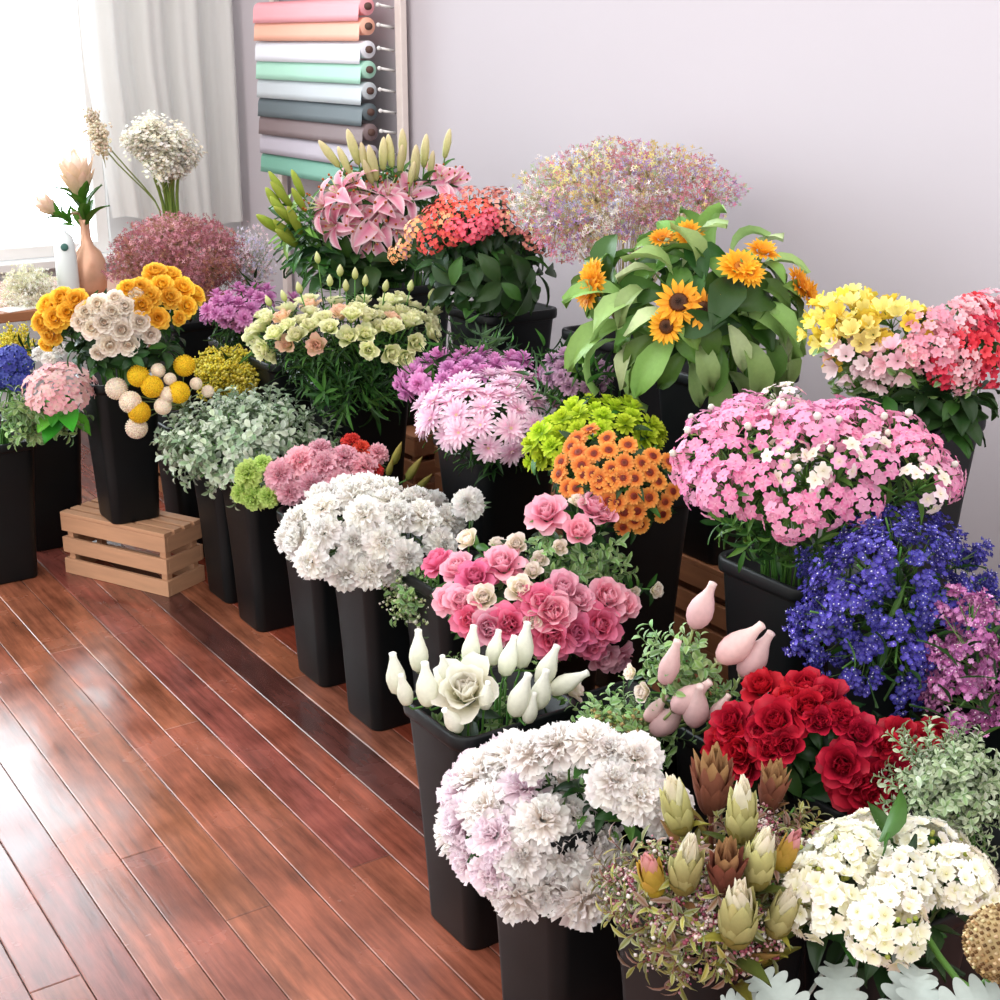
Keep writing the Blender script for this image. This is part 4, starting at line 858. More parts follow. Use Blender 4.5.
kind('dusty', 'dusty_miller', 'leaf', [('blade', dm, DMM)], sr=.003, sc='b9c2bb', size=.05)
D_(n, dusty='silver grey lobed dusty miller leaf', glob='round tan speckled seed head')
for x, y, a, s, e in ((805, 1030, 130, .62, .5), (842, 1040, 85, .66, .7), (895, 1040, 60, .66, .7), (935, 1030, 15, .66, .6), (775, 1020, 165, .5, .4), (920, 1050, 80, .6, .5)):
    p = at_x(x, y, 1.17 if x < 840 else 1.21)
    flower('dusty', base_of(b8, p), b8['rim']-.02, b8['a'], p, Vector((0, 0, 1))-ray(x, y).normalized()*.55+RT*.2*math.cos(math.radians(a)), n, s, None, math.radians(a)-AZ)
p = at_x(992, 975, 1.28)
flower('glob', base_of(b8, p), b8['rim'], b8['a'], p, Vector((0, 0, 1))+RT*.2, n, .75, 'round tan speckled seed head beside the white stock')
# ---- pink roses
n = 'the pink rose bucket'; D_(n, rosep='pale pink rose', roseh='deep pink rose', rosec='small cream rose', lgreen='green leafy sprig')
spots([('roseh', 438, 563, .85), ('rosep', 458, 570, .9), ('roseh', 475, 578, .9), ('rosep', 503, 565, 1), ('rosep', 463, 602, .9), ('rosec', 484, 598, .9), ('rosec', 520, 590, .95), ('roseh', 470, 620, .8), ('rosep', 490, 628, 1), ('roseh', 510, 624, .9), ('roseh', 540, 602, .9), ('rosep', 563, 590, .95), ('rosep', 553, 612, 1.05), ('rosep', 577, 600, .8), ('roseh', 552, 637, 1), ('roseh', 576, 632, .9), ('roseh', 600, 625, 1), ('rosep', 606, 598, 1), ('rosep', 622, 606, .85), ('rosep', 601, 655, .85), ('rosep', 616, 657, .8), ('rosec', 533, 620, .6), ('rosep', 448, 600, .7), ('roseh', 592, 645, .7),
       ('rosec', 533, 572, .6), ('rosec', 498, 545, .6)], 1.53, bpr, n, box=(424, 545, 640, 672), dmax=.17, up=.1, cam=.45)
spots([('rosep', 547, 514, .95), ('rosep', 579, 532, .8), ('rosep', 594, 508, .95), ('rosep', 604, 516, .7), ('rosec', 578, 503, .6), ('rosec', 517, 545, .75), ('rosec', 469, 541, .8), ('rosec', 540, 560, .6), ('rosec', 655, 590, .55), ('rosec', 634, 592, .4), ('rosec', 582, 582, .5), ('rosec', 560, 548, .55),
       ('lgreen', 560, 560, .8), ('lgreen', 590, 560, .9), ('lgreen', 575, 575, .8), ('lgreen', 530, 555, .8), ('lgreen', 610, 545, .9), ('lgreen', 545, 540, .7), ('lgreen', 600, 575, .8), ('lgreen', 500, 560, .7), ('lgreen', 620, 570, .7)], 1.62, bpr, n, box=(455, 490, 665, 640), dmax=.12, up=.4, cam=.3)
# ---- budded green sprigs between roses and chrysanthemums
n = 'the bucket behind blush mums'; D_(n, ofill='green sprig with tan buds', lgreen='leafy green sprig')
spots([('ofill', 600, 730, .7), ('ofill', 615, 715, .7), ('ofill', 632, 725, .7), ('ofill', 605, 745, .6), ('ofill', 640, 712, .6), ('ofill', 590, 715, .6), ('lgreen', 660, 740, .8), ('lgreen', 625, 700, .7), ('lgreen', 600, 695, .6), ('lgreen', 670, 755, .7), ('lgreen', 645, 735, .8), ('lgreen', 620, 690, .7), ('lgreen', 580, 700, .6)], 1.40, b6b, n, dmax=.1)
# ---- pointed pink rosebuds
n = 'the pointed pink rosebud bucket'; D_(n, budp='pointed pale pink rosebud', rosec='small round blush rose', lgreen='olive green leafy sprig')
spots([('budp', 695, 624, 1.0, (.35, 1, .1)), ('budp', 665, 680, .95, (.25, 1, .1)), ('budp', 722, 658, 1.1, (.8, .8, .1)), ('budp', 744, 672, 1.05, (.55, 1, .1)), ('budp', 676, 708, .95, (.8, .8, .2)), ('budp', 694, 722, 1.0, (.1, 1, .3)), ('budp', 655, 730, 1.0, (.7, .8, .3)), ('budp', 712, 720, .7, (.5, 1, .2)), ('rosec', 645, 692, .6), ('rosec', 632, 673, .45), ('budp', 648, 718, .7, (.5, .8, .2)),
       ('lgreen', 660, 650, .8), ('lgreen', 680, 660, .8), ('lgreen', 700, 690, .8), ('lgreen', 715, 700, .7), ('lgreen', 640, 660, .7), ('lgreen', 730, 705, .6), ('lgreen', 665, 700, .6), ('lgreen', 625, 700, .7), ('lgreen', 690, 640, .6)], 1.50, bpb, n, box=(625, 600, 765, 750), dmax=.12)
# ---- red roses
n = 'the red rose bucket'; D_(n, roser='velvety red rose')
spots([('roser', x, y, s) for x, y, s in ((762, 688, .9), (805, 688, .95), (733, 722, .9), (777, 722, 1.1), (722, 748, .85), (742, 752, 1), (770, 750, .8), (745, 768, .8), (808, 708, .95), (826, 697, .9), (840, 715, .7), (860, 735, .85), (845, 722, .7), (842, 765, 1), (866, 790, 1.25), (905, 762, .9), (921, 745, .9), (888, 772, .9), (856, 782, .8), (880, 800, .8), (787, 745, .8), (790, 700, .8), (820, 722, .7), (900, 735, .8), (935, 735, .8), (885, 745, .7), (730, 735, .7), (760, 732, .7))],
      1.585, brr, n, box=(702, 668, 948, 822), dmax=.14, cam=.35)
# ---- silvery foliage
n = 'the silvery foliage bucket'; D_(n, pgreen='pale silvery green sprig')
scatter('pgreen', [(893, 795), (915, 755), (945, 732), (1004, 730), (1004, 850), (960, 825), (905, 812)], 1.56, bgf, n, .035, pad=.02, dmax=.14)
# ---- statice
n = 'the violet statice bucket'; D_(n, bstat='violet blue statice spray')
scatter('bstat', [(790, 605), (800, 555), (850, 525), (880, 495), (910, 505), (935, 515), (965, 512), (1004, 535), (1004, 590), (950, 630), (935, 690), (905, 728), (880, 712), (845, 690), (800, 660)], 1.74, bst, n, .075, pad=.02, dmax=.2, low=-.6, inner=.3, lump=.3)
n = 'the pink statice bucket'; D_(n, mstat='mauve pink statice spray')
scatter('mstat', [(926, 680), (930, 630), (955, 600), (1006, 570), (1006, 735), (965, 742), (935, 720)], 1.70, bms, n, .07, pad=.02, dmax=.16, low=-.6, inner=.3, lump=.3)
# ---- sweet william
n = 'the sweet william bucket'; D_(n, will='pink sweet william head', willw='whitish sweet william head')
scatter('will', [(666, 470), (680, 425), (720, 388), (780, 380), (835, 400), (900, 415), (950, 448), (968, 478), (938, 492), (890, 497), (850, 535), (800, 535), (745, 548), (712, 540), (690, 505), (668, 490)], 1.80, bwi, n, .056, pad=.03, dmax=.22, up=.5, pick=lambda x, y: 'willw' if (x > 770 and y > 440 and R.random() < .5) or R.random() < .12 else 'will')
kind('wstem', 'leafy_branch', 'foliage', [('foliage', leafset(20, .06, .013, G['mid']+G['dark']+G['light'][:1], 99, z0=.02, z1=-.12, th=(50, 0), pr='lance'), LEAFM)], size=.05)
D_(n, wstem='leafy green stem')
scatter('wstem', [(700, 515), (760, 540), (850, 525), (905, 490), (850, 560), (800, 572), (745, 568)], 1.80, bwi, n, .05, pad=.02, dmax=.16, low=-.8)
# ---- lime and orange
n = 'the orange mum bucket'; D_(n, limebt='lime green button chrysanthemum', orange='dark centred orange chrysanthemum')
scatter('limebt', [(514, 470), (535, 432), (575, 398), (640, 392), (668, 430), (660, 455), (620, 440), (580, 440), (555, 470), (540, 500), (520, 490)], 1.84, bor, n, .034, pad=.012, dmax=.15)
spots([('orange', x+R.uniform(-3, 3), y+R.uniform(-3, 3), R.uniform(.9, 1.12)) for x, y in ((575, 435), (590, 427), (604, 436), (580, 452), (583, 463), (560, 462), (592, 471), (611, 466), (616, 478), (625, 460), (646, 460), (656, 452), (612, 485), (622, 480), (638, 478), (652, 470), (658, 482), (566, 487), (577, 489), (598, 488), (606, 500), (636, 494), (650, 498), (664, 504), (627, 512), (638, 524), (645, 528), (626, 528), (610, 450), (570, 445), (668, 462), (672, 490), (630, 446), (595, 455), (618, 500), (600, 476), (555, 475), (663, 517), (580, 475), (640, 510), (612, 514))],
      1.76, bor, n, box=(545, 420, 685, 545), dmax=.14, cam=.5)
# ---- daisies and mauve chrysanthemums
n = 'the pale pink daisy bucket'; D_(n, daisyp='pale pink daisy chrysanthemum', mauve='mauve pompon chrysanthemum', dusky='dusky mauve small chrysanthemum')
scatter('mauve', [(388, 395), (405, 370), (440, 350), (480, 343), (530, 345), (560, 358), (560, 385), (500, 372), (450, 380), (415, 405), (395, 405)], 1.93, bmu, n, .036, pad=.012, dmax=.17)
scatter('dusky', [(535, 358), (565, 350), (600, 362), (618, 380), (605, 395), (575, 395), (545, 380)], 1.93, bmu, n, .028, pad=.012, dmax=.12)
scatter('daisyp', [(408, 412), (412, 392), (450, 372), (500, 366), (550, 370), (572, 390), (572, 412), (540, 432), (522, 446), (505, 474), (485, 474), (470, 448), (430, 438), (412, 425)], 1.80, bmu, n, .042, pad=.012, dmax=.18, up=.1)
# ---- sunflowers
n = 'the sunflower bucket'; D_(n, sunf='open sunflower with dark centre', sunfy='golden sunflower', sleaf='broad green sunflower leaf')
spots([('sunf', 678, 300, .95, (-.1, .5, 1), 'dark centred sunflower at the middle of the sunflower bunch'), ('sunf', 705, 308, .85, (.15, .45, 1), 'dark centred sunflower just right of another in the bunch middle'), ('sunf', 664, 327, .75, (-.4, .1, 1), 'lower half hidden dark centred sunflower below the two middle ones'),
       ('sunfy', 587, 272, .8, (-.9, .5, .4)), ('sunfy', 583, 292, .8, (-.9, .2, .5)), ('sunfy', 590, 282, .7, (-.5, .2, .9)), ('sunfy', 662, 234, .6, (-.1, .9, .4)), ('sunfy', 689, 231, .65, (.1, .6, .8)), ('sunfy', 741, 262, .95, (.15, .8, .7)), ('sunfy', 765, 246, .8, (.3, .95, .3)), ('sunfy', 803, 280, .75, (.9, .5, .5)), ('sunfy', 814, 292, .7, (1, .3, .5)), ('sunfy', 752, 272, .6, (.2, .5, .9))], 2.10, bsu, n, box=(568, 218, 826, 400), dmax=.24)
LP = [(690, 300, 200, .7), (600, 300, 175, .9), (575, 330, 205, .9), (610, 350, 235, 1), (625, 375, 250, .9), (680, 365, 250, .9), (720, 385, 275, 1), (740, 395, 285, .9), (795, 365, 300, .9), (675, 240, 120, .9), (700, 250, 85, .9), (770, 240, 60, .8), (632, 282, 200, .95), (625, 300, 195, 1.05), (640, 262, 160, .9), (600, 330, 220, 1.05), (585, 350, 225, 1.0), (640, 345, 230, .9), (690, 262, 95, .9), (675, 250, 110, .8), (770, 300, 330, 1.0), (790, 320, 300, 1.0), (720, 240, 80, .9), (745, 235, 60, .8), (660, 360, 240, 1.2), (700, 350, 265, 1.0), (690, 380, 262, .9), (760, 350, 290, 1.1), (770, 370, 290, 1.2), (740, 330, 280, 1.0), (800, 350, 300, .9), (650, 310, 190, .9), (615, 255, 140, .8), (710, 262, 120, .9), (780, 265, 30, .8), (730, 360, 275, 1.0), (800, 305, 320, .8), (640, 320, 215, 1.0), (660, 270, 130, .9), (755, 315, 340, .9), (700, 225, 100, .7), (760, 280, 10, .9), (665, 345, 250, 1.0), (785, 340, 310, 1.0)]
Dm = Dome(568, 218, 826, 400, 2.12, .08, .2); SUN = [th for th in THINGS if th[1] in ('sunf', 'sunfy')]; LFM = K['sleaf']['parts'][0][1]
for x, y, a, s in LP:
    p, nn = Dm.hit(700+(x-700)*.72, 310+(y-310)*.72)
    q = math.radians(a); dirv = RT*math.cos(q)+Vector((0, 0, 1))*math.sin(q)-Dm.h*.25   # where the leaf points
    f = (nn*.9+Vector((0, 0, .5))); f = (f-dirv*f.dot(dirv)/dirv.length_squared).normalized()
    m0 = facing((0, 0, 0), f); ex = m0.to_3x3() @ Vector((1, 0, 0)); ey = m0.to_3x3() @ Vector((0, 1, 0))
    own_ = min(SUN, key=lambda th: (th[3]-p).length)[0]          # the leaf belongs to the sunflower it grows beside
    Mw = Matrix.Translation(p) @ facing((0, 0, 0), f, math.atan2(dirv.dot(ey), dirv.dot(ex))) @ Matrix.Scale(s*.95, 4)
    lf = obj('leaf', R.choice(LFM), LEAFM, own_, Matrix.Translation(-own_.location) @ Mw)
    q2 = Vector((own_.location.x*.7+bsu['p'].x*.3, own_.location.y*.7+bsu['p'].y*.3, bsu['rim']+.02)); iv_ = Mw.inverted()
    mb = MB(); mb.tube([iv_ @ p, iv_ @ (p.lerp(q2, .45)+Vector((0, 0, .015))), iv_ @ q2], .0028, C('7ea64e'), .0026, 5); obj('leaf_stalk', mb.mesh('leaf_stalk'), STEMM, lf)
# ---- alstroemeria, hydrangea florets, red kalanchoe
n = 'the alstroemeria bucket'; D_(n, alsy='bright yellow alstroemeria', alsp='pale pink alstroemeria', pinkcl='dense pink flower cluster', redcl='bright red flower cluster', lgreen='green leafy sprig')
spots([('alsy', 826, 310, .95), ('alsy', 850, 312, 1), ('alsy', 832, 338, .95), ('alsy', 858, 330, .95), ('alsy', 890, 312, .95), ('alsy', 908, 316, .85), ('alsy', 852, 298, .8), ('alsy', 872, 328, .7), ('alsy', 812, 328, .7), ('alsp', 845, 362, .9), ('alsp', 895, 357, .85), ('alsp', 870, 370, .7), ('alsp', 878, 378, .6),
       ('pinkcl', 930, 325, .9), ('pinkcl', 955, 318, .95), ('pinkcl', 935, 345, .9), ('pinkcl', 960, 362, .85), ('pinkcl', 975, 312, .9), ('pinkcl', 985, 305, .9), ('pinkcl', 915, 350, .6), ('redcl', 978, 302, .9), ('redcl', 1000, 320, .9), ('redcl', 965, 340, .8), ('redcl', 990, 345, 1), ('redcl', 945, 372, .85), ('redcl', 995, 372, .9), ('redcl', 980, 325, .8), ('pinkcl', 965, 380, .6), ('pinkcl', 1000, 300, .8),
       ('lgreen', 860, 385, 1), ('lgreen', 840, 380, 1), ('lgreen', 900, 385, 1), ('lgreen', 925, 385, 1), ('lgreen', 880, 395, .9), ('lgreen', 955, 395, .9), ('lgreen', 825, 375, .9), ('lgreen', 985, 395, .8)], 2.17, bal, n, box=(802, 285, 1015, 405), dmax=.2, cam=.25)
D_(n, kleaf='dark green leafy stem')
kind('kleaf', 'leafy_branch', 'foliage', [('foliage', leafset(16, .10, .05, G['dark']+[C('3f6b2c')], 97, z0=.02, z1=-.12, th=(30, -30)), LEAFM)], size=.06)
scatter('kleaf', [(825, 375), (870, 380), (930, 380), (1000, 385), (1000, 415), (930, 420), (850, 412)], 2.14, bal, n, .06, pad=.03, dmax=.16, low=-.8, smin=.6, smax=.85)
# ---- rainbow baby breath
def cloud(name, poly, X, b, cols, label, nd, dr, dmax, twig, inner=.55, cat='baby breath'):
    xs = [p[0] for p in poly]; ys = [p[1] for p in poly]
    D = Dome(min(xs), min(ys), max(xs), max(ys), X, 0, dmax); r = random.Random(len(name)+nd)
    base = Vector((b['p'].x, b['p'].y, b['p'].z+.022)); t = empty(name, base); tag(t, label, cat, kind='stuff')
    mb = MB(); tw = MB(); c0 = D.c-Vector((0, 0, D.a[2])) ; cnt = 0; root = Vector((b['p'].x, b['p'].y, b['rim']-.02))
    hubs = []
    for k in range(90):
        z = r.uniform(-.5, .95); a = r.uniform(0, 6.283); q = math.sqrt(1-z*z); p = D.c+(D.pt(Vector((q*math.cos(a), q*math.sin(a), z)))-D.c)*r.uniform(.45, .8)
        if not inpoly(*proj(p)[:2], poly): continue
        hubs.append((p, r.choice(cols)))
        m = root.lerp(p, .5)+Vector((0, 0, .03)); tw.tube([root-base, m-base, p-base], .0014, twig, .0008, 4)
    n_ = 0
    while cnt < nd and n_ < nd*4:
        n_ += 1
        z = r.uniform(-1, 1); a = r.uniform(0, 6.283); q = math.sqrt(1-z*z); nv_ = Vector((q*math.cos(a), q*math.sin(a), z)); p = D.c+(D.pt(nv_)-D.c)*(1-inner*r.random()**1.4)*(1+.2*noise.noise(nv_*2.5)+r.choice((0, 0, .06)))
        x, y, _z = proj(p)
        if not inpoly(x+r.uniform(-6, 6), y+r.uniform(-6, 6), poly): continue
        h = min(hubs, key=lambda g: (g[0]-p).length_squared)
        c = jit(h[1] if r.random() < .6 else r.choice(cols), r, .18)
        if r.random() < .25: tw.tube([h[0]-base, (h[0]+p)/2-base+Vector((0, 0, .004)), p-base], .0006, twig, .0004, 3)
        M = facing(p-base, Vector((r.uniform(-1, 1), r.uniform(-1, 1), r.uniform(-.2, 1))), r.uniform(0, 6)); s = dr*r.uniform(.7, 1.25)
        for g in range(4): mb.petal(M @ Matrix.Rotation(g*PI/2, 4, 'Z'), s, s*.9, 55, 0, .3, 'round', c, c, r, 0, None, 1, 2)
        cnt += 1
    obj('florets', mb.mesh('florets'), PM, t)['kind'] = 'stuff'
    obj('twigs', tw.mesh('twigs'), STEMM, t)['kind'] = 'stuff'
cloud('rainbow_baby_breath', [(503, 195), (522, 168), (560, 150), (610, 138), (660, 144), (712, 152), (748, 185), (738, 205), (705, 225), (660, 232), (618, 240), (590, 268), (560, 270), (535, 245)], 2.30, bgy,
      [C('d9a3b6'), C('e3d490'), C('c98fbc'), C('a5b792'), C('b8707f'), C('b9c2dc'), C('e6dcd6'), C('c9ac74'), C('d98aa0'), C('a48ab8'), C('b07a80')], 'airy rainbow tinted baby breath bunch against the wall behind the sunflowers', 6500, .0064, .26, C('a9976a'))
cloud('dusty_pink_baby_breath', [(104, 285), (112, 245), (130, 226), (165, 213), (212, 218), (246, 245), (256, 275), (235, 295), (190, 300), (130, 300)], 1.74, bbu,
      [C('b0707f'), C('c98a98'), C('9a5a66'), C('d6a0aa'), C('a8705f'), C('8c5a58')], 'dense dusty pink baby breath bunch before the curtain', 8000, .0068, .26, C('8a6a4a'))
cloud('pale_lilac_baby_breath', [(228, 270), (232, 240), (248, 224), (268, 228), (278, 250), (274, 285), (250, 295)], 1.93, dict(p=Vector((1.98, 4.62, .2)), rim=.66, a=.1),
      [C('e6dcea'), C('c9c4de'), C('efd6dc'), C('e0c4cc')], 'pale lilac baby breath between the dusty pink bunch and the green lily buds', 700, .006, .1, C('9aa58a'))
cloud('white_statice', [(0, 268), (38, 264), (56, 280), (62, 300), (46, 318), (0, 322)], 1.42, dict(p=Vector((1.44, 5.25, .6805-.022)), rim=.72, a=.1),
      [C('f3eee0'), C('e6e0cc'), C('faf7ee'), C('d9d6b4')], 'mass of dried white statice lying on the table by the window', 2200, .0062, .2, C('b3ad84'), cat='statice')
# ---- kalanchoe
n = 'the coral kalanchoe bucket'; D_(n, kalr='coral red kalanchoe head', kalo='peach orange kalanchoe head', kald='dusky red kalanchoe head', kalk='deep pink kalanchoe head')
spots([('kalo', 413, 226, .9), ('kalr', 432, 212, .9), ('kalr', 428, 240, .9), ('kalr', 452, 232, .8), ('kalo', 443, 218, .8), ('kalk', 470, 228, .95), ('kalk', 484, 222, .8), ('kalr', 462, 206, .8), ('kalk', 455, 226, .8), ('kalo', 400, 250, .7), ('kalo', 390, 256, .6), ('kalr', 480, 204, .8), ('kald', 498, 205, .9), ('kald', 515, 212, .9), ('kald', 505, 192, .8), ('kald', 528, 208, .8), ('kald', 535, 240, .8), ('kald', 520, 200, .8), ('kald', 545, 215, .7), ('kald', 548, 248, .6), ('kald', 470, 190, .7), ('kald', 490, 190, .7), ('kald', 508, 220, .9), ('kald', 540, 225, .9), ('kald', 528, 225, .8), ('kald', 552, 235, .7), ('kald', 515, 195, .9), ('kald', 538, 205, .7), ('kalk', 492, 215, .8), ('kalr', 445, 200, .8)], 2.17, bka, n, box=(385, 182, 562, 290), dmax=.2, up=.25)
D_(n, kleaf='dark green leafy stem')
scatter('kleaf', [(415, 255), (440, 240), (500, 235), (555, 255), (560, 290), (530, 310), (470, 312), (430, 290)], 2.16, bka, n, .075, pad=.03, dmax=.18)
# ---- lilies
n = 'the pink lily bucket'; D_(n, lily='open pink lily', lilybud='pale yellow lily bud', lilygreen='closed green lily bud', kleaf='dark green leafy stem')
spots([('lily', 345, 205, .8, (-.7, .35, .6)), ('lily', 380, 215, 1.05, (.05, .35, 1)), ('lily', 455, 180, .85, (.5, .6, .6)), ('lily', 330, 225, .75, (-.8, .1, .7)), ('lily', 372, 240, .75, (-.2, -.2, 1)), ('lily', 352, 180, .75, (-.5, .8, .3)), ('lily', 410, 195, .8, (.2, .5, .8)), ('lily', 335, 190, .9, (-.7, .6, .4)), ('lily', 318, 205, .85, (-.9, .3, .4)), ('lily', 365, 198, .95, (-.1, .7, .7)), ('lily', 398, 228, .9, (.4, .1, .9)), ('lily', 358, 222, .9, (-.3, .1, 1)), ('lily', 388, 190, .9, (.1, .8, .5)), ('lily', 440, 178, .8, (.2, .7, .6)),
       ('lilybud', 338, 165, 1.0, (-.6, .8, .2)), ('lilybud', 366, 170, .9, (-.15, 1, .1)), ('lilybud', 383, 168, 1, (.05, 1, .1)), ('lilybud', 400, 172, .9, (.1, 1, .2)), ('lilybud', 424, 165, 1, (.1, 1, 0)), ('lilybud', 445, 156, .9, (.2, 1, 0)), ('lilybud', 372, 182, .8, (-.3, .9, .3)), ('lilybud', 410, 185, .8, (.2, 1, .2)), ('lilybud', 430, 175, .8, (.15, 1, .1)), ('lilybud', 350, 172, .9, (-.4, .9, .1)), ('lilybud', 392, 165, 1, (-.1, 1, .1)), ('lilybud', 358, 162, 1.1, (-.3, 1, .1)), ('lilybud', 415, 178, 1.1, (.05, 1, .2)), ('lilybud', 376, 178, 1.1, (-.2, 1, .2)), ('lilybud', 403, 160, 1, (0, 1, 0)),
       ('lilygreen', 284, 215, 1.15, (-.45, .8, .4)), ('lilygreen', 290, 205, 1, (-.6, .8, .3)), ('lilygreen', 282, 232, 1.15, (-.6, .5, .5)), ('lilygreen', 296, 245, 1.1, (-.5, .5, .6)), ('lilygreen', 300, 232, 1.1, (-.3, .8, .5)), ('lilygreen', 290, 222, 1.1, (-.6, .9, .4)), ('lilygreen', 296, 222, 1, (-.6, .5, .5)), ('lilygreen', 292, 238, 1, (-.5, .6, .5)), ('lilygreen', 303, 195, .9, (-.4, 1, .2)), ('lilygreen', 284, 195, .9, (-.6, 1, .1)), ('lilygreen', 305, 210, .9, (-.4, .8, .4))], 2.15, bly, n, box=(262, 132, 482, 285), dmax=.22)
scatter('kleaf', [(285, 235), (330, 225), (390, 235), (440, 250), (425, 290), (360, 290), (300, 278)], 2.12, bly, n, .075, pad=.03, dmax=.2, low=-.8)
# ---- pale yellow lisianthus
n = 'the pale lisianthus bucket'; D_(n, lisy='pale yellow lisianthus', lisp='peach tinted lisianthus', lisbud='small cream lisianthus bud', lgreen='green leafy sprig')
scatter('lisy', [(246, 335), (268, 310), (310, 300), (350, 300), (400, 296), (440, 312), (452, 345), (425, 362), (398, 376), (372, 360), (340, 345), (290, 352), (260, 358)], 1.83, bli, n, .039, pad=.012, dmax=.19, up=.3, pick=lambda x, y: 'lisp' if R.random() < (.16 if y < 325 else .05) else 'lisy')
spots([('lisbud', x, y, 1, (dx, 1, 0)) for x, y, dx in ((318, 262, -.1), (330, 285, 0), (340, 275, .05), (355, 278, .05), (300, 292, -.2), (365, 285, .1), (385, 290, .2), (410, 290, .2), (285, 300, -.3), (430, 298, .4), (346, 290, 0), (270, 305, -.4))], 1.86, bli, n, box=(250, 262, 450, 380), dmax=.15)
kind('lstem', 'leafy_branch', 'foliage', [('foliage', leafset(18, .07, .012, G['mid']+G['dark'], 98, z0=.03, z1=-.14, th=(65, 30), pr='lance'), LEAFM)], size=.05)
D_(n, lstem='slender dark green leafy stem')
scatter('lstem', [(280, 352), (340, 345), (400, 372), (412, 395), (395, 420), (345, 418), (300, 395)], 1.79, bli, n, .05, pad=.02, dmax=.16, low=-.8)
# ---- goldenrod, mauve chrysanthemums
n = 'the goldenrod bucket'; D_(n, solid='yellow goldenrod plume')
scatter('solid', [(188, 385), (195, 358), (225, 345), (262, 350), (285, 365), (278, 395), (245, 402), (205, 398)], 1.74, bso, n, .045, pad=.03, dmax=.14, low=-.5)
n = 'the mauve chrysanthemum bucket'; D_(n, mauve='mauve pompon chrysanthemum')
scatter('mauve', [(194, 318), (205, 298), (235, 283), (275, 282), (298, 298), (290, 318), (255, 325), (225, 338), (200, 335)], 1.84, bmm, n, .036, pad=.012, dmax=.16)
# ---- ranunculus on the crate
n = 'the ranunculus bucket'; D_(n, rany='golden yellow ranunculus', ranc='cream ranunculus')
spots([('rany', x, y, s) for x, y, s in ((48, 305, 1), (62, 298, 1), (76, 300, 1), (42, 322, 1), (55, 318, 1), (68, 312, .9), (50, 335, .9), (45, 345, .6), (140, 288, .95), (155, 272, 1), (170, 275, 1), (162, 285, .95), (183, 288, 1), (196, 294, .9), (150, 296, .9), (170, 297, .9), (187, 306, .9), (142, 305, .9), (158, 318, .9), (128, 288, .8), (180, 318, .6))]+
      [('ranc', x, y, s) for x, y, s in ((86, 312, .95), (98, 304, .95), (112, 312, 1), (104, 322, .95), (125, 306, .85), (92, 328, .95), (122, 330, 1.05), (110, 345, 1), (128, 344, 1), (140, 322, .95), (151, 335, .8), (80, 322, .8), (98, 353, .7), (115, 298, .8), (136, 295, .7))], 1.30, byr, n, box=(32, 262, 208, 372), dmax=.19, up=.15, cam=.35)
D_(n, kleaf='dark green leafy stem')
scatter('kleaf', [(60, 350), (100, 340), (150, 335), (190, 325), (200, 350), (165, 372), (95, 376)], 1.30, byr, n, .07, pad=.03, dmax=.16, smin=.6, smax=.8)
# ---- billy buttons
n = 'the billy button bucket'; D_(n, craspy='round yellow billy button', craspc='round cream billy button', sage='grey green sprig')
spots([('craspy', 140, 378, 1.22), ('craspy', 152, 388, 1.22), ('craspy', 178, 393, 1.22), ('craspy', 141, 412, 1.22), ('craspy', 184, 369, 1.22), ('craspc', 120, 390, 1.22), ('craspc', 132, 402, 1.22), ('craspc', 138, 426, 1.22), ('craspc', 163, 406, .95), ('craspc', 170, 380, .7), ('craspc', 195, 385, .7), ('craspc', 128, 368, .7), ('craspc', 206, 392, .7), ('craspc', 145, 365, .9), ('craspc', 158, 372, .8), ('craspc', 168, 395, .9)], 1.36, bcr, n, box=(108, 355, 215, 440), dmax=.10)
# ---- left end
n = 'the bucket at the left edge'; D_(n, lgreen='leafy green sprig', blue='deep blue delphinium cluster', hyd='large soft pink hydrangea')
scatter('lgreen', [(0, 392), (35, 385), (50, 405), (40, 440), (0, 455)], 1.06, bl0, n, .06, pad=.02, dmax=.12)
spots([('blue', 4, 358, .9), ('blue', 14, 352, .8), ('blue', 22, 382, .8), ('blue', 2, 375, .8), ('blue', 25, 362, .6)], 1.09, bl0, n, box=(-10, 340, 40, 400))
scatter('solid', [(0, 345), (10, 330), (28, 335), (30, 350), (10, 356)], 1.2, bl0, n, .05, pad=.01, dmax=.08)
D_(n, solid='yellow green plume')
n = 'the bucket left of the pale crate'; D_(n, hyd='large soft pink hydrangea', lgreen='bright green leafy sprig', wcarn='small white carnation')
spots([('hyd', 58, 378, 1.0, (-.05, 1, .45))], 1.17, bl1, n, box=(26, 350, 90, 400))
spots([('wcarn', 40, 352, .6), ('wcarn', 58, 348, .6), ('wcarn', 74, 362, .5), ('wcarn', 48, 358, .5)], 1.2, bl1, n, box=(26, 340, 90, 390))
scatter('lgreen', [(32, 405), (85, 398), (90, 415), (75, 428), (40, 430)], 1.17, bl1, n, .05, pad=.01, dmax=.12)
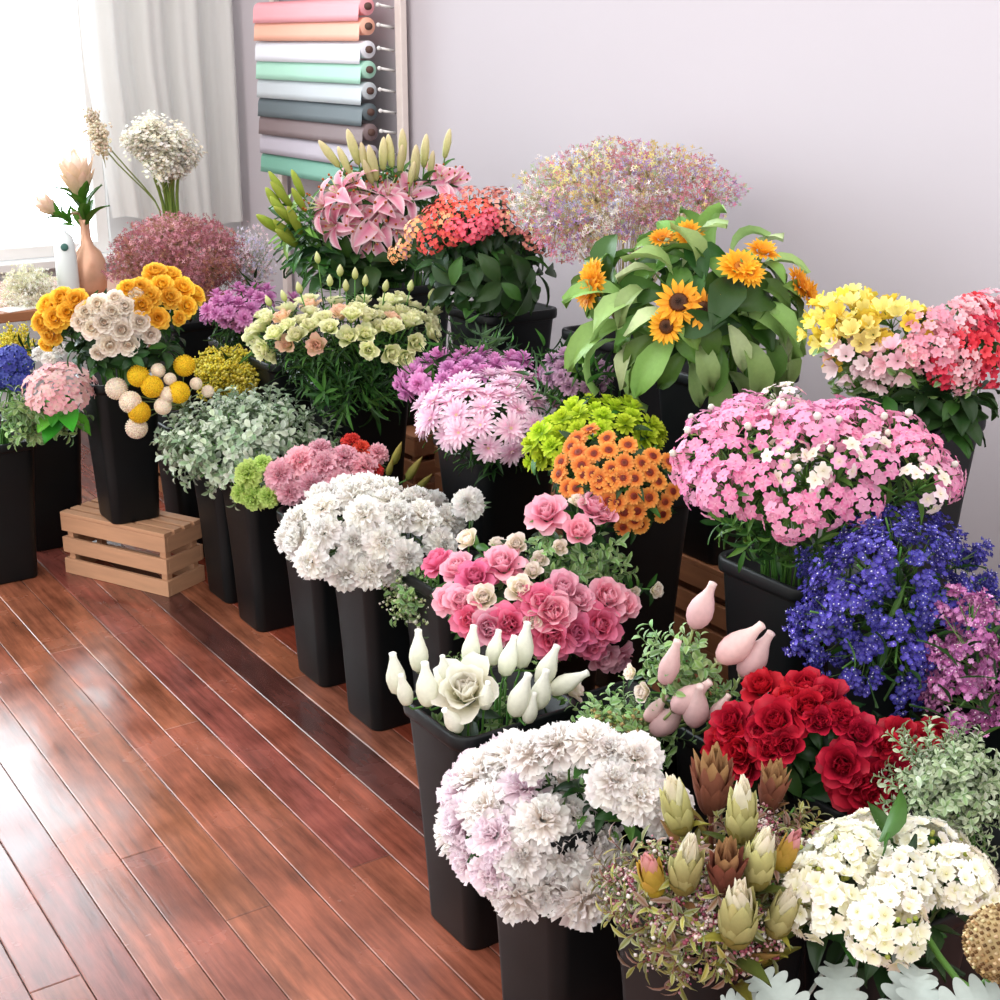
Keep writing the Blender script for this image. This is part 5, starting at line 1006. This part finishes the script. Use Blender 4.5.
# ---- vases on the table
vb = dict(p=Vector((pc.x, 5.25, .70)), rim=.96, a=.012)
n = 'the copper vase'; D_(n, king='pale king protea', plume='cream feathery plume')
p, nn = at_y(80, 192, 5.25), None
flower('king', Vector((pc.x, 5.25, .70)), .96, .01, p, RT*-.08+Vector((0, 0, 1)), n, 1.25, 'large pale pink king protea with green leaves in the copper vase')
p = at_y(56, 212, 5.22)
flower('king', Vector((pc.x-.005, 5.25, .70)), .96, .01, p, RT*-.8+Vector((0, 0, .6)), n, .7, 'smaller protea bud leaning to the window from the copper vase')
vp = dict(p=Vector((pbv.x, 5.4, .68)), rim=.95, a=.08)
n = 'the brown pot'; D_(n, creamst='tall stem of cream florets', plume='slim cream plume')
spots([('creamst', 135, 130, 1.0, (-.35, 1, 0)), ('creamst', 155, 128, 1.1, (-.1, 1, .1)), ('creamst', 172, 132, 1.1, (.15, 1, .1)), ('creamst', 188, 145, .9, (.5, 1, .1)), ('creamst', 160, 150, 1.0, (0, 1, .3)), ('creamst', 178, 155, .9, (.3, 1, .3)), ('creamst', 145, 120, .8, (-.3, 1, 0)), ('plume', 97, 130, 1, (-.15, 1, 0)), ('plume', 92, 115, .8, (-.1, 1, 0))], 1.95, vp, n, box=(85, 95, 202, 175), dmax=.1)
# ------------------------------------------------------------------ keep what can be seen, then say which flower is which
bpy.context.view_layer.update()
dg = bpy.context.evaluated_depsgraph_get()
import numpy as np
SEEN = {}
NB = 250
zb = np.full(NB*NB, 1e9); ib = np.full(NB*NB, -1, dtype=np.int64)
eye = np.array(EYE); B3 = np.array([list(RT), list(UP), list(FW)])
NAMES = []
for o_ in bpy.data.objects:
    if o_.type != 'MESH' or o_.get('kind') == 'structure': continue
    rt_ = o_
    while rt_.parent: rt_ = rt_.parent
    if rt_.name.startswith(('window', 'curtain')): continue
    me = o_.data; nv = len(me.vertices); co = np.empty(nv*3, dtype=np.float32); me.vertices.foreach_get('co', co); co = co.reshape(-1, 3)
    mw = np.array(o_.matrix_world); co = co @ mw[:3, :3].T+mw[:3, 3]
    q = [co]
    n_ = 8 if len(me.polygons) > 150 and rt_.name.split('.')[0] not in ('flower_bucket', 'wooden_crate') else 30
    sub_ = 3 if n_ == 8 else 30
    F4 = np.array([p.vertices[:] for p in me.polygons if len(p.vertices) == 4])
    if len(F4):
        A, B_, C_, D4 = (co[F4[:, k]] for k in range(4))
        for u in np.linspace(0, 1, sub_):
            for v in np.linspace(0, 1, sub_):
                q.append(A*(1-u)*(1-v)+B_*u*(1-v)+C_*u*v+D4*(1-u)*v)
    q = np.concatenate(q)-eye
    c3 = q @ B3.T; z = c3[:, 2]; ok = z > .05; c3 = c3[ok]; z = z[ok]
    px_ = (500+F*c3[:, 0]/z)*NB/1000; py_ = (500-F*c3[:, 1]/z)*NB/1000
    ok = (px_ >= 0) & (px_ < NB) & (py_ >= 0) & (py_ < NB)
    if not ok.any(): continue
    k_ = py_[ok].astype(int)*NB+px_[ok].astype(int); z = z[ok]
    od = np.argsort(-z); k_ = k_[od]; z = z[od]          # nearest written last
    tmp = np.full(NB*NB, 1e9); tmp[k_] = z
    w_ = tmp < zb; zb[w_] = tmp[w_]; ib[w_] = len(NAMES); NAMES.append(rt_.name)
for i_, c_ in zip(*np.unique(ib[ib >= 0], return_counts=True)): SEEN[NAMES[i_]] = SEEN.get(NAMES[i_], 0)+int(c_)
keep, dead = [], []
ALLC = {}
for o_ in bpy.data.objects:
    if o_.parent: ALLC.setdefault(o_.parent.name, []).append(o_)
for th in THINGS:
    if SEEN.get(th[0].name, 0) < 3:
        dead.append(th[0])
        for c_ in ALLC.get(th[0].name, []): dead += [c_]+ALLC.get(c_.name, [])
    else: keep.append(th)
bpy.data.batch_remove(dead)
ORD = ['first', 'second', 'third', 'fourth', 'fifth', 'sixth', 'seventh', 'eighth', 'ninth', 'tenth', 'eleventh', 'twelfth', 'thirteenth', 'fourteenth']
TIERS = {1: [''], 2: ['upper', 'lower'], 3: ['upper', 'middle', 'lower'], 4: ['topmost', 'upper', 'lower', 'bottom'], 5: ['topmost', 'upper', 'middle', 'lower', 'bottom'], 6: ['topmost', 'second', 'third', 'fourth', 'fifth', 'bottom']}
groups = {}
for th in keep: groups.setdefault((th[1], th[2]), []).append(th)
for (key, bunch), ms in groups.items():
    desc, where = DESC.get((key, bunch)) or (DESC[key], bunch)
    cat = K[key]['cat']
    ms = [m for m in ms]
    for m in ms:
        tag(m[0], None, cat, '%s in %s' % (desc, where) if len(ms) > 1 else None)
    own = [m for m in ms if m[4]]
    for m in own: m[0]['label'] = m[4]
    rest = [m for m in ms if not m[4]]
    n = len(rest)
    if n == 1: rest[0][0]['label'] = '%s in %s' % (desc, where); continue
    nt_ = 1 if n <= 7 else 2 if n <= 16 else 3 if n <= 27 else 4 if n <= 40 else 5 if n <= 60 else 6
    pr_ = sorted(rest, key=lambda m: proj(m[3])[1])
    for t in range(nt_):
        row = sorted(pr_[t*n//nt_:(t+1)*n//nt_], key=lambda m: proj(m[3])[0])
        for i, m in enumerate(row):
            if len(row) == 1: pos = 'the only one'
            else:
                pos = 'leftmost' if i == 0 else 'rightmost' if i == len(row)-1 else ORD[i]+' from left' if i <= len(row)/2 else ORD[len(row)-1-i]+' from right'
            tn = TIERS[nt_][t]
            m[0]['label'] = '%s, %s%s, %s' % (desc, pos, ' of %s tier' % tn if tn else '', where)
